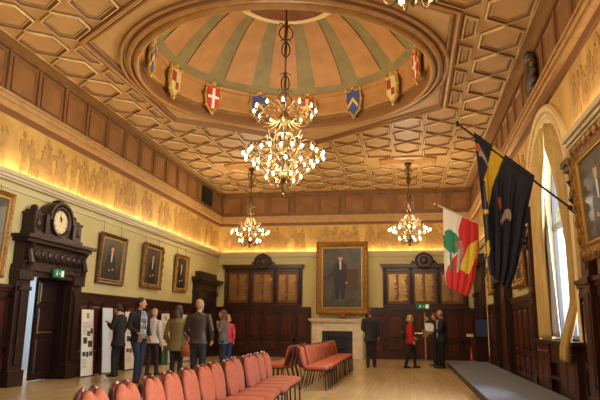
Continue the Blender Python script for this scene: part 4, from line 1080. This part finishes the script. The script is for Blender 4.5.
    if bald:
        for sd in (-1, 1): g.ell(hc+M @ V3(sd*.06, -.045, .0), (.028, .05, .04), 10, 8, M=M)
        g.ell(hc+M @ V3(0, -.09, -.0), (.06, .025, .04), 12, 8, M=M)
    else:
        g.ell(hc+M @ V3(0, -.03, .048), (.088*hairy, .098*hairy, .088*hairy), 18, 14, M=M); g.ell(hc+M @ V3(0, -.05, .0), (.08*hairy, .075, .085), 16, 10, M=M)
        if hairlen:
            for sd in (-1, 0, 1):
                g.tube([hp_(sd*.06, -.04 if sd else -.08, .05), hp_(sd*.082, -.03 if sd else -.1, -.04), hp_(sd*.085, -.03 if sd else -.1, -.05-hairlen*.5), hp_(sd*.075, -.045 if sd else -.1, -.06-hairlen)], [.03, .038 if sd else .06, .04 if sd else .065, .02], 10)
    g.build('hair', hm, t, remesh=.012)
    # top
    tm = cm(top, .8) if not isinstance(top, bpy.types.Material) else top
    g = G(); c = coat; b = 1.14*wr*f; fl = .02+(.9-c)*.12
    g.sec([(0, 0, c, (.165+fl)*wr, .13+fl), (0, 0, c+.02, (.168+fl)*wr, .135+fl*.9), (0, 0, .95 if c < .93 else c+.04, .165*wr, .128), (0, ln(1.1), 1.1, .128*b*1.08, .122), (0, ln(1.25), 1.25, .15*b*1.05, .13), (0, ln(1.38), 1.38, .172*b, .124), (0, ln(1.445), 1.445, .14*b, .095), (0, ln(1.485), 1.485, .075, .072), (0, ln(1.5), 1.505, .07, .07)], 20)
    for (sh, e, w_), sd in zip(A, (-1, 1)):
        g.tube([sh-V3(sd*.06, 0, .01), sh+V3(0, 0, -.0), sh.lerp(e, .5), e, e.lerp(w_, .4), w_.lerp(e, .08)], [.058, .066, .06, .053, .05, .042], 12)
    g.build('jacket' if not female else 'coat' if c < .75 else 'jacket', tm, t, remesh=.013)
    lm_ = cm(leg, .8); g = G()
    g.sec([(0, 0, .8, .14, .11), (0, 0, .86, .165*wr, .12), (0, 0, .97, .15*wr, .115), (0, 0, 1.0, .13, .1)], 16)
    k = .93 if female else 1
    for hp, kn, an in LG: g.tube([hp+V3(0, 0, .04), hp-V3(0, 0, .05), hp.lerp(kn, .6), kn, kn.lerp(an, .4), an-V3(0, 0, .02)], [.09, .097*k, .08*k, .066*k, .062*k, .055*k], 12)
    g.build('trousers', lm_, t, remesh=.013)
    for hp, kn, an in LG:
        g = G(); R = []
        for y, rx, rz in ((-.07, .025, .03), (-.055, .036, .05), (0, .04, .055), (.06, .042, .04), (.13, .045, .03), (.18, .035, .022), (.2, .012, .012)):
            R.append([(an.x+rx*cos(2*pi*i/12), an.y+y, max(an.z-.085, an.z-.085+rz+rz*sin(2*pi*i/12))) for i in range(12)])
        g.rings(R); g.build('shoe', cm(shoe, .4), t, smooth=True)
    if shirt:
        g = G(); R = []
        for z, ry, x in ((.9, .15, .07), (1.1, .147, .075), (1.25, .155, .08), (1.38, .148, .07), (1.47, .105, .045)):
            R.append([(u*x, ln(z)+ry-abs(u)*.012, z) for u in (-1, -.5, 0, .5, 1)])
        for a, b_ in zip(R, R[1:]):
            for i in range(4): g.quad(a[i], a[i+1], b_[i+1], b_[i])
        o = g.build('shirt', shirt, t, smooth=True); q = o.modifiers.new('t', 'SOLIDIFY'); q.thickness = .02
    if collar:
        g = G(); R = []
        for i in range(17):
            a = 2*pi*i/16; g_ = (.078*cos(a), ln(1.49)+.078*sin(a), 1.5-.02*sin(a)); R.append(g_)
        g.tube(R, .024, 8, cap=False); g.build('scarf', cm(collar, .8), t, smooth=True)
    t['hc'] = tuple(hc); del t['hc']
    return t, A, s
def check_mat():
    m = bpy.data.materials.new('checked_shirt'); m.use_nodes = True; t = m.node_tree; n = t.nodes; b = n['Principled BSDF']
    tc = n.new('ShaderNodeTexCoord'); ck = n.new('ShaderNodeTexBrick'); ck.inputs['Scale'].default_value = 1; ck.offset = 0
    mp = n.new('ShaderNodeMapping'); mp.inputs['Rotation'].default_value = (pi/2, 0, 0)
    ck.inputs['Brick Width'].default_value = .045; ck.inputs['Row Height'].default_value = .045; ck.inputs['Mortar Size'].default_value = .007
    ck.inputs['Color1'].default_value = srgb(214, 218, 224); ck.inputs['Color2'].default_value = srgb(206, 212, 220); ck.inputs['Mortar'].default_value = srgb(70, 84, 120)
    t.links.new(tc.outputs['Object'], mp.inputs[0]); t.links.new(mp.outputs[0], ck.inputs['Vector']); t.links.new(ck.outputs['Color'], b.inputs['Base Color']); b.inputs['Roughness'].default_value = .8
    return m
CHK = check_mat()
def held(name, g, m, who, label, cat, **k):
    """a carried thing: top level, placed from the carrier's local space"""
    t, A, s = who; o = g.build(name, m, **k); o.location = t.location; o.rotation_euler = t.rotation_euler; o.scale = t.scale
    return tag(o, label, cat)
def bag(g, c, w_, d, h, strap_to=None, r=.008):
    x, y, z = c
    R = [[(x+a*cos(2*pi*i/16)**1, y+b*sin(2*pi*i/16), z+zz) for i in range(16)] for zz, a, b in ((0, w_*.42, d*.35), (h*.05, w_*.5, d*.5), (h*.6, w_*.52, d*.5), (h*.95, w_*.42, d*.3), (h, w_*.38, d*.18))]
    g.rings(R)
    if strap_to: g.tube(bez([(x-w_*.1, y-w_*.3*0, z+h), tuple(Vector(strap_to)+Vector((0, -.09, 0))), tuple(strap_to), ], 8), r, 6); g.tube(bez([(x+w_*.1, y+.03, z+h), tuple(Vector(strap_to)+Vector((0, .09, 0))), tuple(strap_to)], 8), r, 6)
# 1 man in black coat reading the panels, facing the left wall
person('person', (-6.62, 13.2), 82, 1.68, 'person in a long black coat and pale scarf, head bowed, reading the panels', (26, 24, 26), (22, 20, 22), (46, 34, 28), coat=.72, look=(0, 28), collar=(214, 196, 172),
       arms=[((-.23, .06, 1.15), (-.12, .25, 1.28)), ((.25, .0, 1.14), (.22, .1, .9))], legs=[(-.09, .02, 0), (.09, .08, 0)])
# 2 tall man
p2 = person('person', (-5.62, 12.1), -118, 1.77, 'tall man in open black jacket, checked shirt and jeans, standing side on', (28, 26, 28), (36, 48, 76), (58, 38, 28), shirt=CHK, coat=.84, shoe=(96, 48, 26), look=(24, 4),
       arms=[((-.25, -.02, 1.13), (-.2, .14, .93)), ((.25, -.03, 1.14), (.15, .2, 1.0))], legs=[(-.12, -.08, 0), (.12, .14, 0)], bulk=1.04)
g = G(); g.rings([[(x, y, z) for x, y in ((.12, .26), (.2, .24), (.21, .28), (.13, .3))] for z in (.83, 1.0)]); held('leaflet', g, cm((120, 84, 56)), p2, 'small brown folder held by the tall man in the checked shirt', 'folder')
# 3 grey white jacket
person('person', (-6.02, 13.75), -12, 1.58, 'older woman in a pale grey jacket, seen from behind beside the tall man', (196, 188, 182), (30, 28, 32), (176, 152, 122), female=True, coat=.84, look=(14, 4), legs=[(-.09, -.05, 0), (.1, .1, 0)], shoe=(28, 24, 24), bulk=1.1)
# 4 olive coat
p4 = person('person', (-4.66, 11.85), 6, 1.6, 'woman in an olive green hooded coat with long dark hair, seen from behind', (116, 100, 56), (26, 24, 28), (60, 42, 32), female=True, coat=.74, hairlen=.14, look=(-22, 4), collar=(104, 90, 52), bulk=1.12,
       arms=[((-.26, -.02, 1.13), (-.24, .1, .9)), ((.25, -.02, 1.14), (.2, .12, .95))])
g = G(); bag(g, (.27, -.1, .62), .26, .16, .26, (.2, -.02, 1.42), .01); held('shoulder_bag', g, cm((168, 96, 54), .5), p4, 'tan shoulder bag carried by the woman in the olive coat', 'bag', smooth=True)
g = G(); bag(g, (-.3, .1, .42), .14, .2, .34, (-.25, .12, .83)); held('tote_bag', g, cm((58, 104, 62), .7), p4, 'green tote bag hanging left of the woman in the olive coat', 'bag', smooth=True)
# 5 leather man
person('person', (-4.05, 11.4), -4, 1.71, 'man with short fair hair in a dark brown leather jacket, back turned', mat('leather_jacket', (66, 56, 46), .4, (50, 42, 34), 8, bump=.3), (34, 32, 42), (168, 132, 92), coat=.86, look=(-8, 0), bulk=1.1, hairy=.95,
       arms=[((-.28, -.0, 1.14), (-.2, .17, .98)), ((.29, .0, 1.14), (.24, .15, .93))])
# 6 woman in grey
p6 = person('person', (-4.72, 15.2), 100, 1.6, 'young woman with long brown hair in a grey jacket, hand raised to her face', (108, 102, 100), (34, 30, 36), (104, 66, 44), female=True, coat=.88, hairlen=.2, look=(6, 2), lean=.03,
       arms=[((-.2, .1, 1.15), (-.06, .17, 1.36)), ((.22, -.03, 1.14), (.22, .06, .9))], hands=(1, .5))
o = G(); o.sec([(0, 0, .8, .175, .14), (0, 0, .88, .17, .135), (0, 0, .92, .165, .13)], 16); q = o.build('shirt_hem', cm((88, 118, 190), .8), p6[0])
# 7 person behind
person('person', (-4.95, 16.3), 20, 1.5, 'fair-haired person in a pink top, mostly hidden behind the woman in grey', (206, 74, 96), (44, 66, 130), (190, 156, 104), female=True, coat=.86, hairlen=.06)
# 8 suit at fireplace
person('person', (-1.12, 18.3), -6, 1.76, 'man in a dark grey suit standing with his back turned by the fireplace', (48, 50, 58), (38, 40, 48), (92, 66, 44), coat=.78, look=(14, 3), shoe=(16, 14, 14), legs=[(-.09, -.02, 0), (.09, .1, 0)], bulk=1.08,
       arms=[((-.26, .04, 1.14), (-.16, .2, 1.04)), ((.25, -.02, 1.13), (.23, .08, .9))])
# 9 red jacket
p9 = person('person', (.04, 18.55), -80, 1.56, 'woman with a blonde bob in a red jacket, black trousers and flat shoes', (196, 30, 36), (24, 22, 24), (202, 160, 96), female=True, coat=.82, hairlen=.03, look=(0, 0), bulk=1.15, hairy=1.1,
       arms=[((-.22, .05, 1.13), (-.12, .16, 1.02)), ((.25, -.02, 1.13), (.22, .08, .9))], legs=[(-.09, .16, 0), (.09, -.2, 0)])
g = G(); bag(g, (.02, -.24, .95), .2, .13, .26, (.1, -.02, 1.46)); held('handbag', g, BLACK, p9, 'black handbag slung behind the woman in the red jacket', 'bag', smooth=True)
# 10 bald man
p10 = person('person', (.98, 18.7), 96, 1.73, 'balding man in a dark suit holding white papers, facing the woman in red', (30, 32, 38), (24, 26, 30), (150, 120, 96), bald=True, coat=.78, look=(0, 10), shoe=(16, 14, 14), bulk=1.12,
       arms=[((-.24, .08, 1.14), (-.08, .3, 1.15)), ((.25, .06, 1.14), (.1, .3, 1.12))], legs=[(-.1, .0, 0), (.1, .08, 0)], shirt=cm((200, 200, 206), .8))
g = G(); M_ = Matrix.Rotation(rad(20), 3, 'Y')
for i in range(3):
    c = V3(-.1+.012*i, .36+.03*i, 1.22+.015*i); g.add([tuple(c+M_ @ V3(.1*b, a, b)) for a, b in ((-.1, -.12), (.1, -.12), (.1, .12), (-.1, .12))]+[tuple(c+M_ @ V3(.1*b+.004, a, b)) for a, b in ((-.1, -.12), (.1, -.12), (.1, .12), (-.1, .12))], [(0, 1, 2, 3), (7, 6, 5, 4), (0, 4, 5, 1), (1, 5, 6, 2), (2, 6, 7, 3), (3, 7, 4, 0)])
held('papers', g, cm((232, 232, 238), .6), p10, 'fanned white papers held by the balding man in the dark suit', 'papers')
# 11 man behind
p11 = person('person', (.84, 19.6), 100, 1.66, 'man in black raising a small camera, half hidden behind the balding man', (30, 26, 28), (24, 22, 24), (66, 44, 34), coat=.84, look=(0, 0),
       arms=[((-.24, .16, 1.3), (-.1, .28, 1.52)), ((.22, .14, 1.28), (.06, .3, 1.5))], hands=(1, 1))
g = G(); g.box(-.07, .05, .3, .35, 1.56, 1.64); g.lathe([(.03, -.03), (.03, .03)], (0, .36, 1.6), 12, cap=True); held('camera', g, cm((170, 168, 170), .4), p11, 'small silver camera held up by the man in black', 'camera')
